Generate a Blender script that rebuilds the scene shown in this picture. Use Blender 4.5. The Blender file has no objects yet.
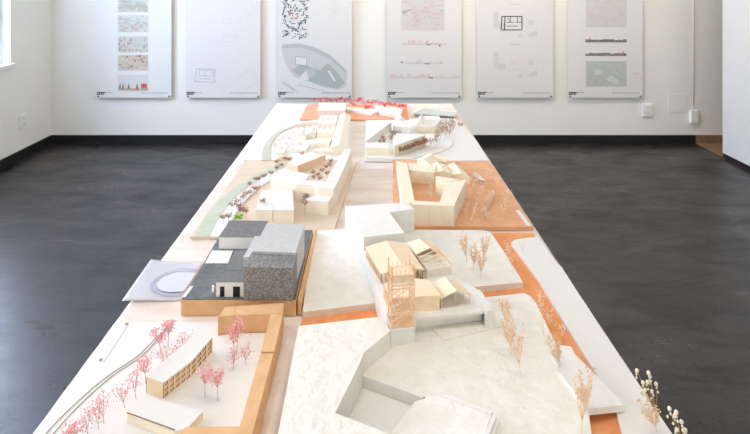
import bpy, math, random
from mathutils import Vector, Matrix
random.seed(7)
D = bpy.data
COL = bpy.context.scene.collection
SC = bpy.context.scene

# ------------------------------------------------------------------ camera
F = 560.0            # focal length in pixels of the 750 x 434 frame
CX, CY = 369.0, -21.0  # vanishing point of the room (the camera is level, the lens is shifted down)
EYE = 1.46
ZT = 0.74            # table top
cam = D.cameras.new('camera'); cam.sensor_width = 36.0; cam.lens = F / 750 * 36.0
cam.shift_x = (375 - CX) / 750.0
cam.shift_y = (CY - 217) / 750.0
cam.clip_start = 0.05
camo = D.objects.new('camera', cam); COL.objects.link(camo)
camo.location = (0, 0, EYE); camo.rotation_euler = (math.pi / 2, 0, 0)
SC.camera = camo

# ------------------------------------------------------------------ light and exposure
SC.view_settings.view_transform = 'Standard'; SC.view_settings.look = 'None'
SC.view_settings.gamma = 1.0; SC.view_settings.use_curve_mapping = False
SC.view_settings.exposure = 0.17
W = D.worlds.new('world'); SC.world = W; W.use_nodes = True
W.node_tree.nodes['Background'].inputs[0].default_value = (0.62, 0.76, 1.0, 1)
W.node_tree.nodes['Background'].inputs[1].default_value = 4.0
SC.cycles.use_denoising = True
SC.cycles.max_bounces = 8
SC.cycles.diffuse_bounces = 5

def area(name, loc, rot, sx, sy, power, color):
    l = D.lights.new(name, 'AREA'); l.shape = 'RECTANGLE'; l.size = sx; l.size_y = sy
    l.energy = power; l.color = color
    o = D.objects.new(name, l); COL.objects.link(o); o.location = loc; o.rotation_euler = rot
    return o
R = math.radians
area('daylight_left_window', (-3.58, 3.95, 2.05), (0, R(-60), R(-28)), 2.0, 2.1, 255, (0.60, 0.71, 1.0))
area('daylight_near_window', (-3.02, 0.9, 1.62), (0, R(-90), 0), 1.66, 2.0, 40, (1.0, 0.94, 0.86))
area('daylight_rear_window', (0.2, -2.45, 1.7), (R(90), 0, 0), 3.6, 1.5, 27, (1.0, 0.93, 0.80))
area('fill_far_wall', (0.9, 3.75, 2.82), (R(38), 0, 0), 2.4, 0.4, 44, (1.0, 0.89, 0.72))  # added fill light, tilted to brighten the far wall; no fixture modelled
area('fill_over_table', (0.1, 0.9, 2.84), (0, 0, 0), 1.5, 0.5, 14, (1.0, 0.88, 0.72))  # unseen soft light added above the near end of the table

# ------------------------------------------------------------------ materials
def mat(name, col, rough=0.7, col2=None, scale=40, detail=4, bump=0.0, bscale=None, spec=0.4, lo=0.35, hi=0.65,
        metallic=0.0, trans=0.0, alpha=1.0, stretch=None):
    m = D.materials.new(name); m.use_nodes = True
    nt = m.node_tree; b = nt.nodes['Principled BSDF']
    b.inputs['Base Color'].default_value = (*col, 1); b.inputs['Roughness'].default_value = rough
    b.inputs['Specular IOR Level'].default_value = spec; b.inputs['Metallic'].default_value = metallic
    b.inputs['Transmission Weight'].default_value = trans; b.inputs['Alpha'].default_value = alpha
    tc = nt.nodes.new('ShaderNodeTexCoord'); mp = nt.nodes.new('ShaderNodeMapping')
    geo = nt.nodes.new('ShaderNodeNewGeometry')
    nt.links.new(geo.outputs['Position'], mp.inputs['Vector'])
    if stretch: mp.inputs['Scale'].default_value = stretch
    if col2 is not None:
        n = nt.nodes.new('ShaderNodeTexNoise'); n.inputs['Scale'].default_value = scale; n.inputs['Detail'].default_value = detail
        n.inputs['Roughness'].default_value = 0.6
        r = nt.nodes.new('ShaderNodeValToRGB')
        r.color_ramp.elements[0].position = lo; r.color_ramp.elements[0].color = (*col, 1)
        r.color_ramp.elements[1].position = hi; r.color_ramp.elements[1].color = (*col2, 1)
        nt.links.new(mp.outputs[0], n.inputs['Vector']); nt.links.new(n.outputs['Fac'], r.inputs[0])
        nt.links.new(r.outputs[0], b.inputs['Base Color'])
    if bump:
        n2 = nt.nodes.new('ShaderNodeTexNoise'); n2.inputs['Scale'].default_value = bscale or scale; n2.inputs['Detail'].default_value = 3
        bp = nt.nodes.new('ShaderNodeBump'); bp.inputs['Strength'].default_value = bump; bp.inputs['Distance'].default_value = 0.004
        nt.links.new(mp.outputs[0], n2.inputs['Vector']); nt.links.new(n2.outputs['Fac'], bp.inputs['Height'])
        nt.links.new(bp.outputs[0], b.inputs['Normal'])
    return m

M = {}
M['wall'] = mat('wall_paint', (0.86, 0.85, 0.80), 0.9, (0.88, 0.87, 0.82), 2, bump=0.05, bscale=160, spec=0.2)
M['ceiling'] = mat('ceiling_paint', (0.85, 0.85, 0.83), 0.9)
M['panel_white'] = mat('white_panel', (0.72, 0.72, 0.72), 0.6, spec=0.3)
M['baseboard'] = mat('black_baseboard', (0.012, 0.012, 0.014), 0.45)
M['brownfloor'] = mat('brown_wood', (0.22, 0.12, 0.07), 0.5, (0.3, 0.18, 0.11), 12, stretch=(6, 1, 1))
M['table'] = mat('table_laminate', (0.75, 0.72, 0.66), 0.5, (0.8, 0.77, 0.71), 10)
M['steel'] = mat('table_steel', (0.35, 0.35, 0.36), 0.35, metallic=0.8)
M['cloth'] = mat('cloth', (0.73, 0.62, 0.54), 0.9, (0.82, 0.75, 0.69), 6, bump=0.3, bscale=30, spec=0.1, stretch=(1, 3, 1))
M['plaster'] = mat('plaster', (0.80, 0.77, 0.69), 0.85, (0.86, 0.835, 0.77), 30, bump=1.0, bscale=55, spec=0.2)
M['card_white'] = mat('card_white', (0.80, 0.785, 0.745), 0.8, spec=0.2, bump=0.05, bscale=200)
M['foam'] = mat('foam_white', (0.80, 0.785, 0.75), 0.8, (0.84, 0.825, 0.79), 60, spec=0.2, bump=0.1, bscale=150)
M['cream'] = mat('cream_card', (0.84, 0.76, 0.58), 0.8, (0.88, 0.81, 0.65), 50, spec=0.2)
M['cream2'] = mat('pale_cream_card', (0.86, 0.78, 0.66), 0.8, (0.89, 0.83, 0.72), 50, spec=0.2)
M['beige'] = mat('beige_board', (0.70, 0.57, 0.44), 0.8, (0.76, 0.63, 0.50), 12, spec=0.2)
M['river'] = mat('pale_green_river', (0.50, 0.55, 0.42), 0.6, (0.56, 0.60, 0.48), 20)
M['orange'] = mat('orange_board', (0.80, 0.31, 0.12), 0.8, (0.88, 0.40, 0.18), 25, spec=0.2, bump=0.1, bscale=90)
M['orange2'] = mat('rust_board', (0.70, 0.36, 0.19), 0.8, (0.80, 0.45, 0.26), 18, spec=0.2, bump=0.1, bscale=90)
M['redboard'] = mat('red_orange_board', (0.80, 0.33, 0.20), 0.8, (0.86, 0.43, 0.29), 18, spec=0.2)
M['cardboard'] = mat('cardboard', (0.70, 0.42, 0.21), 0.85, (0.78, 0.49, 0.27), 30, spec=0.2, bump=0.1, bscale=200)
M['wood'] = mat('balsa_wood', (0.84, 0.66, 0.46), 0.7, (0.90, 0.75, 0.56), 60, spec=0.25, stretch=(1, 8, 1))
M['wood_dark'] = mat('balsa_wood_orange', (0.85, 0.54, 0.32), 0.7, (0.89, 0.61, 0.39), 60, spec=0.25)
M['ply'] = mat('plywood_laser_cut', (0.78, 0.62, 0.40), 0.7, (0.84, 0.70, 0.50), 80, spec=0.25)
M['burnt'] = mat('burnt_edge', (0.30, 0.16, 0.08), 0.8)
M['dkgrey'] = mat('dark_grey_board', (0.10, 0.11, 0.11), 0.45, (0.17, 0.18, 0.18), 60, detail=8, spec=0.4)
M['roofgrey'] = mat('grey_roof_card', (0.17, 0.17, 0.165), 0.7, (0.21, 0.21, 0.205), 90)
M['concrete'] = mat('concrete_print', (0.13, 0.13, 0.125), 0.8, (0.31, 0.31, 0.30), 260, detail=8, lo=0.38, hi=0.6, bump=0.2, bscale=200)
M['concrete_lt'] = mat('light_concrete_print', (0.42, 0.42, 0.41), 0.8, (0.62, 0.62, 0.61), 280, detail=8, lo=0.3, hi=0.6)
M['roadgrey'] = mat('road_grey_card', (0.58, 0.55, 0.48), 0.8)
M['black'] = mat('black', (0.01, 0.01, 0.01), 0.6)
M['acetate'] = mat('tracing_film', (0.74, 0.74, 0.80), 0.25, spec=0.5, alpha=0.72)
M['filmink'] = mat('film_blue_ink', (0.50, 0.54, 0.68), 0.4, alpha=0.6)
M['filmpale'] = mat('film_pale_patch', (0.80, 0.82, 0.90), 0.4, alpha=0.7)
M['pink'] = mat('pink_blossom', (0.88, 0.30, 0.38), 0.9, (0.94, 0.50, 0.54), 150)
M['palepink'] = mat('pale_pink_blossom', (0.90, 0.52, 0.50), 0.9, (0.92, 0.66, 0.62), 150)
M['red'] = mat('red_blossom', (0.72, 0.05, 0.06), 0.9, (0.8, 0.13, 0.13), 150)
M['brown'] = mat('brown_foliage', (0.20, 0.10, 0.07), 0.9, (0.36, 0.21, 0.15), 150)
M['rust'] = mat('rust_foliage', (0.42, 0.20, 0.12), 0.9, (0.55, 0.30, 0.20), 150)
M['green'] = mat('green_foam', (0.20, 0.50, 0.04), 0.9, (0.32, 0.62, 0.08), 150)
M['stem'] = mat('stem', (0.32, 0.22, 0.16), 0.9)
M['tan'] = mat('tan_twig', (0.78, 0.52, 0.31), 0.9, (0.84, 0.60, 0.40), 100)
M['wheat'] = mat('dry_stem', (0.38, 0.28, 0.13), 0.8)
M['bud'] = mat('cream_bud', (0.86, 0.76, 0.58), 0.8, (0.9, 0.83, 0.70), 200)
M['whitebud'] = mat('white_bud', (0.88, 0.82, 0.72), 0.8)
M['glassgreen'] = mat('green_glass_sheet', (0.62, 0.68, 0.63), 0.25, alpha=0.85)
M['clearplastic'] = mat('clear_plastic', (0.8, 0.8, 0.8), 0.2, alpha=0.4)
M['paper'] = mat('poster_paper', (0.76, 0.75, 0.735), 0.45, spec=0.4)
M['socket'] = mat('socket_plastic', (0.86, 0.86, 0.85), 0.4)
M['line'] = mat('grey_line', (0.30, 0.29, 0.26), 0.8)
M['frame'] = mat('white_window_frame', (0.85, 0.86, 0.87), 0.5)

_inks = {}
def ink(c):
    k = tuple(c)
    if k not in _inks:
        lin = tuple(((v / 255) ** 2.2) * 0.84 for v in c)
        _inks[k] = mat('ink_%d_%d_%d' % k, lin, 0.6, spec=0.3)
    return _inks[k]

# linoleum floor
def floor_mat():
    m = D.materials.new('dark_linoleum'); m.use_nodes = True; nt = m.node_tree; b = nt.nodes['Principled BSDF']
    geo = nt.nodes.new('ShaderNodeNewGeometry')
    mp = nt.nodes.new('ShaderNodeMapping'); mp.inputs['Scale'].default_value = (1.0, 2.2, 1)
    nt.links.new(geo.outputs['Position'], mp.inputs[0])
    n = nt.nodes.new('ShaderNodeTexNoise'); n.inputs['Scale'].default_value = 2.6; n.inputs['Detail'].default_value = 8; n.inputs['Roughness'].default_value = 0.7
    n.inputs['Distortion'].default_value = 0.5
    n3 = nt.nodes.new('ShaderNodeTexNoise'); n3.inputs['Scale'].default_value = 60; n3.inputs['Detail'].default_value = 4
    mx = nt.nodes.new('ShaderNodeMix'); mx.inputs[0].default_value = 0.35
    nt.links.new(mp.outputs[0], n.inputs['Vector']); nt.links.new(mp.outputs[0], n3.inputs['Vector'])
    nt.links.new(n.outputs['Fac'], mx.inputs[2]); nt.links.new(n3.outputs['Fac'], mx.inputs[3])
    r = nt.nodes.new('ShaderNodeValToRGB')
    r.color_ramp.elements[0].position = 0.42; r.color_ramp.elements[0].color = (0.003, 0.0026, 0.0024, 1)
    r.color_ramp.elements[1].position = 0.60; r.color_ramp.elements[1].color = (0.038, 0.032, 0.030, 1)
    nt.links.new(mx.outputs[0], r.inputs[0]); nt.links.new(r.outputs[0], b.inputs['Base Color'])
    r2 = nt.nodes.new('ShaderNodeMapRange'); r2.inputs[1].default_value = 0.35; r2.inputs[2].default_value = 0.65
    r2.inputs[3].default_value = 0.42; r2.inputs[4].default_value = 0.26
    nt.links.new(n.outputs['Fac'], r2.inputs[0]); nt.links.new(r2.outputs[0], b.inputs['Roughness'])
    b.inputs['Specular IOR Level'].default_value = 0.5
    bp = nt.nodes.new('ShaderNodeBump'); bp.inputs['Strength'].default_value = 0.12; bp.inputs['Distance'].default_value = 0.002
    nt.links.new(n3.outputs['Fac'], bp.inputs['Height']); nt.links.new(bp.outputs[0], b.inputs['Normal'])
    return m
M['floor'] = floor_mat()

# ------------------------------------------------------------------ helpers
def at(px, py, h=0.0):
    """the point of the plane h above the table top that the photo shows at (px, py)"""
    Y = F * (EYE - ZT - h) / (py - CY)
    return Vector(((px - CX) * Y / F, Y, ZT + h))
def V(*a): return Vector(a)

class MB:
    def __init__(s): s.v = []; s.f = []; s.m = []; s.smooth = []
    def face(s, pts, mi=0, sm=False):
        i = len(s.v); s.v += [Vector(p) for p in pts]; s.f.append(list(range(i, i + len(pts)))); s.m.append(mi); s.smooth.append(sm)
    def mesh(s, vs, fs, mi=0, sm=False):
        i = len(s.v); s.v += [Vector(p) for p in vs]
        for f in fs: s.f.append([i + k for k in f]); s.m.append(mi); s.smooth.append(sm)
    def prism(s, poly, z0, z1, mi=0):
        a = sum(poly[i].x * poly[(i + 1) % len(poly)].y - poly[(i + 1) % len(poly)].x * poly[i].y for i in range(len(poly)))
        if a < 0: poly = poly[::-1]
        n = len(poly)
        vs = [V(p.x, p.y, z0) for p in poly] + [V(p.x, p.y, z1) for p in poly]
        fs = [list(range(n))[::-1], list(range(n, 2 * n))] + [[i, (i + 1) % n, n + (i + 1) % n, n + i] for i in range(n)]
        s.mesh(vs, fs, mi)
    def slab(s, pts, t, mi=0):
        """a plate: 3D top outline pts and thickness t straight down"""
        n = len(pts); a = sum(pts[i].x * pts[(i + 1) % n].y - pts[(i + 1) % n].x * pts[i].y for i in range(n))
        if a < 0: pts = pts[::-1]
        vs = [p - V(0, 0, t) for p in pts] + [Vector(p) for p in pts]
        fs = [list(range(n))[::-1], list(range(n, 2 * n))] + [[i, (i + 1) % n, n + (i + 1) % n, n + i] for i in range(n)]
        s.mesh(vs, fs, mi)
    def box(s, x0, x1, y0, y1, z0, z1, mi=0):
        s.prism([V(x0, y0, 0), V(x1, y0, 0), V(x1, y1, 0), V(x0, y1, 0)], z0, z1, mi)
    def tube(s, a, b, r0, r1=None, n=4, mi=0):
        r1 = r0 if r1 is None else r1
        a = Vector(a); b = Vector(b); d = b - a
        if d.length < 1e-7: return
        d.normalize(); u = d.orthogonal().normalized(); w = d.cross(u)
        vs = [a + (u * math.cos(2 * math.pi * k / n) + w * math.sin(2 * math.pi * k / n)) * r0 for k in range(n)]
        vs += [b + (u * math.cos(2 * math.pi * k / n) + w * math.sin(2 * math.pi * k / n)) * r1 for k in range(n)]
        fs = [list(range(n))[::-1], list(range(n, 2 * n))] + [[k, (k + 1) % n, n + (k + 1) % n, n + k] for k in range(n)]
        s.mesh(vs, fs, mi, n > 5)
    def bar(s, a, b, w, h, mi=0):
        """square timber from a to b"""
        a = Vector(a); b = Vector(b); d = (b - a).normalized()
        up = V(0, 0, 1) if abs(d.z) < 0.9 else V(0, 1, 0)
        u = d.cross(up).normalized() * (w / 2); k = u.cross(d).normalized() * (h / 2)
        vs = [a - u - k, a + u - k, a + u + k, a - u + k, b - u - k, b + u - k, b + u + k, b - u + k]
        s.mesh(vs, [[0, 1, 2, 3], [7, 6, 5, 4], [0, 4, 5, 1], [1, 5, 6, 2], [2, 6, 7, 3], [3, 7, 4, 0]], mi)
    def blob(s, c, r, mi=0, jit=0.25, sq=1.0):
        t = (1 + 5 ** .5) / 2
        base = [(-1, t, 0), (1, t, 0), (-1, -t, 0), (1, -t, 0), (0, -1, t), (0, 1, t), (0, -1, -t), (0, 1, -t), (t, 0, -1), (t, 0, 1), (-t, 0, -1), (-t, 0, 1)]
        fs = [(0, 11, 5), (0, 5, 1), (0, 1, 7), (0, 7, 10), (0, 10, 11), (1, 5, 9), (5, 11, 4), (11, 10, 2), (10, 7, 6), (7, 1, 8), (3, 9, 4), (3, 4, 2), (3, 2, 6), (3, 6, 8), (3, 8, 9), (4, 9, 5), (2, 4, 11), (6, 2, 10), (8, 6, 7), (9, 8, 1)]
        vs = []
        for p in base:
            q = Vector(p).normalized() * r * (1 + random.uniform(-jit, jit)); q.z *= sq
            vs.append(Vector(c) + q)
        s.mesh(vs, fs, mi, True)
    def build(s, name, mats, parent=None):
        off = Vector((0, 0, 0)); p = parent
        while p is not None: off += p.location; p = p.parent
        me = D.meshes.new(name)
        me.from_pydata([tuple(v - off) for v in s.v], [], s.f)
        for m in (mats if isinstance(mats, (list, tuple)) else [mats]): me.materials.append(M[m] if isinstance(m, str) else m)
        for i, p_ in enumerate(me.polygons): p_.material_index = s.m[i]; p_.use_smooth = s.smooth[i]
        me.update()
        o = D.objects.new(name, me); COL.objects.link(o)
        if parent: o.parent = parent
        return o

def struct(mb, name, m):
    o = mb.build(name, m); o['kind'] = 'structure'; return o
def tag(o, label, cat, group=None, kind=None):
    o['label'] = label; o['category'] = cat
    if group: o['group'] = group
    if kind: o['kind'] = kind
    return o
def thing(name, label, cat, loc, group=None):
    o = D.objects.new(name, None); COL.objects.link(o); o.location = loc; o.empty_display_size = 0.02
    return tag(o, label, cat, group)
def centre(ps): return sum((Vector(p) for p in ps), Vector()) / len(ps)
def PX(l, h): return [at(x, y, h) for x, y in l]
def grow(ps, d):
    c = centre(ps)
    return [p + (p - c).normalized() * d if (p - c).length > 1e-6 else p for p in ps]

ORD = ['first', 'second', 'third', 'fourth', 'fifth', 'sixth', 'seventh', 'eighth', 'ninth', 'tenth', 'eleventh', 'twelfth',
       'thirteenth', 'fourteenth', 'fifteenth', 'sixteenth', 'seventeenth', 'eighteenth', 'nineteenth', 'twentieth',
       'twenty-first', 'twenty-second', 'twenty-third', 'twenty-fourth', 'twenty-fifth', 'twenty-sixth', 'twenty-seventh', 'twenty-eighth']

# ------------------------------------------------------------------ room shell
XL, XR, YW, YB, ZC = -2.83, 2.90, 4.985, -2.6, 2.9
mb = MB(); mb.box(XL - .2, XR, YB - .2, YW + .02, -.1, 0); struct(mb, 'floor', 'floor')
mb = MB(); mb.box(XR, XR + 1.4, 3.4, YW + .02, -.1, 0.0); struct(mb, 'floor_beyond', 'brownfloor')
mb = MB(); mb.box(XL - .2, XR + 1.5, YW, YW + .2, -.1, ZC); struct(mb, 'wall_far', 'wall')
mb = MB(); mb.box(XL - .2, XR + 1.5, YB - .2, YW + .2, ZC, ZC + .15); struct(mb, 'ceiling', 'ceiling')
# left wall with two window openings
W1 = (2.66, 4.42, .79, 2.45); W2 = (-.1, 1.9, .79, 2.45)
mb = MB()
mb.box(XL - .2, XL, YB, W2[0], 0, ZC); mb.box(XL - .2, XL, W2[1], W1[0], 0, ZC); mb.box(XL - .2, XL, W1[1], YW, 0, ZC)
for w in (W1, W2): mb.box(XL - .2, XL, w[0], w[1], 0, w[2]); mb.box(XL - .2, XL, w[0], w[1], w[3], ZC)
struct(mb, 'wall_left', 'wall')
glass = D.materials.new('window_glass'); glass.use_nodes = True
nt = glass.node_tree; nt.nodes.remove(nt.nodes['Principled BSDF'])
tr = nt.nodes.new('ShaderNodeBsdfTransparent'); gl = nt.nodes.new('ShaderNodeBsdfGlossy'); gl.inputs['Roughness'].default_value = 0.02
mx = nt.nodes.new('ShaderNodeMixShader'); mx.inputs[0].default_value = 0.06
nt.links.new(tr.outputs[0], mx.inputs[1]); nt.links.new(gl.outputs[0], mx.inputs[2]); nt.links.new(mx.outputs[0], nt.nodes['Material Output'].inputs[0])
for i, w in enumerate((W1, W2)):
    mb = MB(); x0, x1 = XL - .13, XL - .07; t = .055
    mb.box(x0, x1, w[0], w[0] + t, w[2], w[3]); mb.box(x0, x1, w[1] - t, w[1], w[2], w[3])
    mb.box(x0, x1, w[0] + t, w[1] - t, w[2], w[2] + t); mb.box(x0, x1, w[0] + t, w[1] - t, w[3] - t, w[3])
    ym = (w[0] + w[1]) / 2; mb.box(x0, x1, ym - .03, ym + .03, w[2] + t, w[3] - t)
    wo = struct(mb, 'window_%d' % (i + 1), 'frame')
    g = MB(); g.box(XL - .102, XL - .098, w[0] + t, ym - .03, w[2] + t, w[3] - t); g.box(XL - .102, XL - .098, ym + .03, w[1] - t, w[2] + t, w[3] - t)
    g.build('pane', glass, wo)
    s_ = MB(); s_.box(XL - .07, XL + .03, w[0] - .02, w[1] + .02, w[2] - .025, w[2] + .003); s_.build('window_sill', 'frame', wo)
# right wall: smooth white panel wall that stops short of the far wall, opening onto a brown floored passage
mb = MB(); mb.box(XR, XR + .1, YB, 4.593, .035, ZC); struct(mb, 'wall_right', 'panel_white')
mb = MB(); mb.box(XR + 1.4, XR + 1.5, 3.4, YW, 0, ZC); mb.box(XR + .1, XR + 1.5, 3.3, 3.4, 0, ZC); struct(mb, 'wall_passage', 'wall')
mb = MB(); mb.box(XL - .2, XR + .1, YB - .2, YB, 0, ZC); struct(mb, 'wall_back', 'wall')
bh = .072
mb = MB(); mb.box(XL, XR, YW - .014, YW, 0, bh); struct(mb, 'baseboard_far', 'baseboard')
mb = MB(); mb.box(XL, XL + .014, YB, YW - .014, 0, bh); struct(mb, 'baseboard_left', 'baseboard')
mb = MB(); mb.box(XR + .004, XR + .09, YB, 4.59, 0, .035); struct(mb, 'baseboard_right', 'baseboard')
mb = MB(); mb.box(XR, XR + 1.4, YW - .014, YW, 0, bh); struct(mb, 'baseboard_passage', 'brownfloor')

# wall fittings
S = F / YW
def wx(px): return (px - CX) / S
def wz(py): return EYE - (py - CY) / S
def socket(label, loc, face):
    """double socket; face 'y' hangs on the far wall, 'x' on the left wall"""
    r = thing('wall_socket', label, 'socket', loc)
    def bx(mb, u0, u1, d0, d1, z0, z1):
        if face == 'y': mb.box(loc[0] + u0, loc[0] + u1, loc[1] - d1, loc[1] - d0, loc[2] + z0, loc[2] + z1)
        else: mb.box(loc[0] + d0, loc[0] + d1, loc[1] + u0, loc[1] + u1, loc[2] + z0, loc[2] + z1)
    p = MB(); bx(p, -.045, .045, 0, .014, -.055, .055); p.build('cover_plate', 'socket', r)
    for dz in (-.026, .026):
        q = MB(); bx(q, -.02, .02, .014, .018, dz - .02, dz + .02)
        for du in (-.009, .009): bx(q, du - .003, du + .003, .018, .0185, dz - .003, dz + .003); q.m[-6:] = [1] * 6
        q.build('outlet', ['socket', 'black'], r)
socket('white double wall socket right of the sixth poster', (wx(647), YW, wz(110)), 'y')
socket('white double socket low on the left wall beside the window', (XL, 4.56, .30), 'x')
mb = MB(); mb.box(wx(668), wx(686.5), YW - .006, YW, wz(112), wz(94)); tag(mb.build('access_panel', M['wall']), 'square painted cover plate on the far wall right of the socket', 'cover plate')
mb = MB(); mb.box(wx(689.5), wx(696.5), YW - .03, YW, wz(122), wz(110)); jb = mb.build('cable_box', 'socket')
tag(jb, 'small white box at the end of the cable on the far wall', 'cable box')
mb = MB(); mb.tube((wx(693), YW - .004, wz(110)), (wx(694), YW - .004, ZC), .004, n=6); mb.build('cable', M['wall'], jb)

# ------------------------------------------------------------------ posters
def poster(x0, x1, label, prints):
    root = thing('exhibition_poster', label, 'poster', (wx((x0 + x1) / 2), YW - .03, wz(97)), 'exhibition posters hung in a row on the far wall')
    yb, yf = YW - .022, YW - .030
    top = wz(97) + 1.0
    p = MB(); p.box(wx(x0), wx(x1), yf, yb, wz(97), top); p.build('sheet', 'paper', root)
    for px in (x0 + 2.2, x1 - 2.2):
        for z in (wz(95.6), top - .012):
            q = MB(); q.tube((wx(px), yf - .004, z), (wx(px), YW - .0005, z), .007, n=8); q.build('pin', 'black', root)
    def rect(mb, a, b, c, d, mi=0, k=0):     # a..b in x, c..d in y (photo pixels on the wall)
        y = yf - .0006 - .0003 * k
        mb.face([(wx(a), y, wz(d)), (wx(b), y, wz(d)), (wx(b), y, wz(c)), (wx(a), y, wz(c))], mi)
    def poly(mb, pts, mi=0, k=0):
        y = yf - .0006 - .0003 * k
        mb.face([(wx(a), y, wz(b)) for a, b in pts], mi)
    def seg(mb, a, b, w, mi=0, k=0):
        A = V(*a, 0); B = V(*b, 0); n = (B - A).orthogonal() if False else V(-(B - A).y, (B - A).x, 0).normalized() * w / 2
        poly(mb, [(A + n).xy, (B + n).xy, (B - n).xy, (A - n).xy], mi, k)
    # footer: small black logo block and a fine line of text
    l = MB(); lx = x0 + .8
    rect(l, lx, lx + 2.8, 91.2, 94.2); rect(l, lx + 3, lx + 8.5, 91.4, 92.4); rect(l, lx + 3.2, lx + 7, 92.8, 93.8)
    rect(l, lx + 1.0, lx + 1.8, 91.8, 93.4, 1, 1)
    l.build('logo', [ink((30, 28, 34)), ink((235, 235, 235))], root)
    t = MB(); xx = x1 - 30
    while xx < x1 - 3:
        w = random.uniform(.6, 2.2); rect(t, xx, xx + w, 92.0, 92.7); xx += w + .5
    for k_ in range(3): rect(t, x0 + 10 + k_ * 2.2, x0 + 11.6 + k_ * 2.2, 91.6, 92.2)
    t.build('caption_line', ink((150, 150, 156)), root)
    prints(root, rect, poly, seg)
def picture(root, rect, x0, x1, y0, y1, base, cols, n, smin, smax, wide=2.5, name='printed_picture', ybias=0):
    m = MB(); rect(m, x0, x1, y0, y1, 0)
    for i in range(n):
        w = random.uniform(smin, smax) * wide; h = random.uniform(smin, smax)
        w = min(w, x1 - x0 - .2); h = min(h, y1 - y0 - .2)
        a = random.uniform(x0, x1 - w); b = y0 + (y1 - y0 - h) * (random.random() ** (1 / (1 + ybias)))
        rect(m, a, a + w, b, b + h, 1 + i % len(cols), 1 + i * .1)
    return m.build(name, [ink(base)] + [ink(c) for c in cols], root)

def p1(root, rect, poly, seg):
    picture(root, rect, 119.5, 149.5, -16, -3, (222, 225, 218), [(205, 212, 204), (214, 208, 196)], 30, .6, 2)
    picture(root, rect, 119.5, 149.5, -1, 12, (216, 220, 210), [(198, 186, 164), (205, 198, 180), (196, 208, 196)], 60, .8, 2.4, ybias=.7)
    picture(root, rect, 119.5, 149.5, 15, 32, (220, 224, 214), [(202, 214, 204), (210, 204, 194), (226, 186, 172), (204, 204, 194)], 80, .6, 1.7, ybias=.6)
    picture(root, rect, 119.5, 149.5, 36, 52, (214, 218, 206), [(190, 210, 194), (230, 160, 140), (176, 156, 146), (232, 206, 194)], 70, .8, 2.4, .7, ybias=.8)
    picture(root, rect, 119.5, 149.5, 54.5, 70, (218, 208, 188), [(200, 184, 158), (206, 192, 168), (222, 150, 132), (150, 122, 112), (232, 226, 212)], 70, .5, 1.7, 1.6)
    m = MB(); rect(m, 119.5, 149.5, 74, 90, 0)
    rect(m, 120, 141, 87.6, 90, 1, 1); rect(m, 142, 149.5, 87.2, 90, 1, 1)
    for x in (121.5, 124.5, 130, 138.5): poly(m, [(x - 1.3, 88), (x + 1.3, 88), (x + .2, 82)], 2, 2)
    rect(m, 142.5, 148.5, 83, 87.5, 3, 2); rect(m, 144, 146, 84, 86, 4, 3); rect(m, 137, 140.5, 87.4, 89, 3, 3)
    m.build('printed_picture', [ink((228, 226, 222)), ink((200, 180, 160)), ink((140, 130, 126)), ink((224, 120, 100)), ink((170, 90, 80))], root)
def outline(mb, seg, pts, w, mi=0, k=0, closed=True):
    n = len(pts)
    for i in range(n if closed else n - 1): seg(mb, pts[i], pts[(i + 1) % n], w, mi, k + i * .1)
def p2(root, rect, poly, seg):
    m = MB(); outline(m, seg, [(198, 68), (216, 69), (215.5, 82), (195.5, 80.5)], .45); outline(m, seg, [(200.5, 69.5), (214.5, 70), (214.3, 75.5), (200, 75)], .35)
    seg(m, (199, 78), (214, 78.6), .3); seg(m, (206, 70), (206, 75), .3); seg(m, (211, 72), (214, 72), .3)
    m.build('floor_plan_drawing', ink((168, 174, 184)), root)
    m = MB()
    outline(m, seg, [(234, 83), (248, 69), (259, 80), (246, 90)], .3, 0, 0, False)
    outline(m, seg, [(224, 18), (232, 18), (231, 24), (223, 23)], .3); outline(m, seg, [(225, 35), (236, 36), (236, 42), (224, 41)], .3)
    outline(m, seg, [(238, 50), (243, 52), (245, 58)], .3, 0, 0, False); outline(m, seg, [(244, 8), (251, 13), (247, 17), (256, 10), (252, 2)], .35, 1, 0, False)
    for i in range(26):
        a = random.uniform(192, 255); b = random.uniform(-10, 64); seg(m, (a, b), (a + random.uniform(-3, 3), b + random.uniform(-3, 3)), .25, random.choice((0, 1)))
    rect(m, 219, 220.4, 85, 86); rect(m, 230, 231, 78, 79)
    m.build('site_line_drawing', [ink((214, 216, 220)), ink((238, 216, 214))], root)
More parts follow.
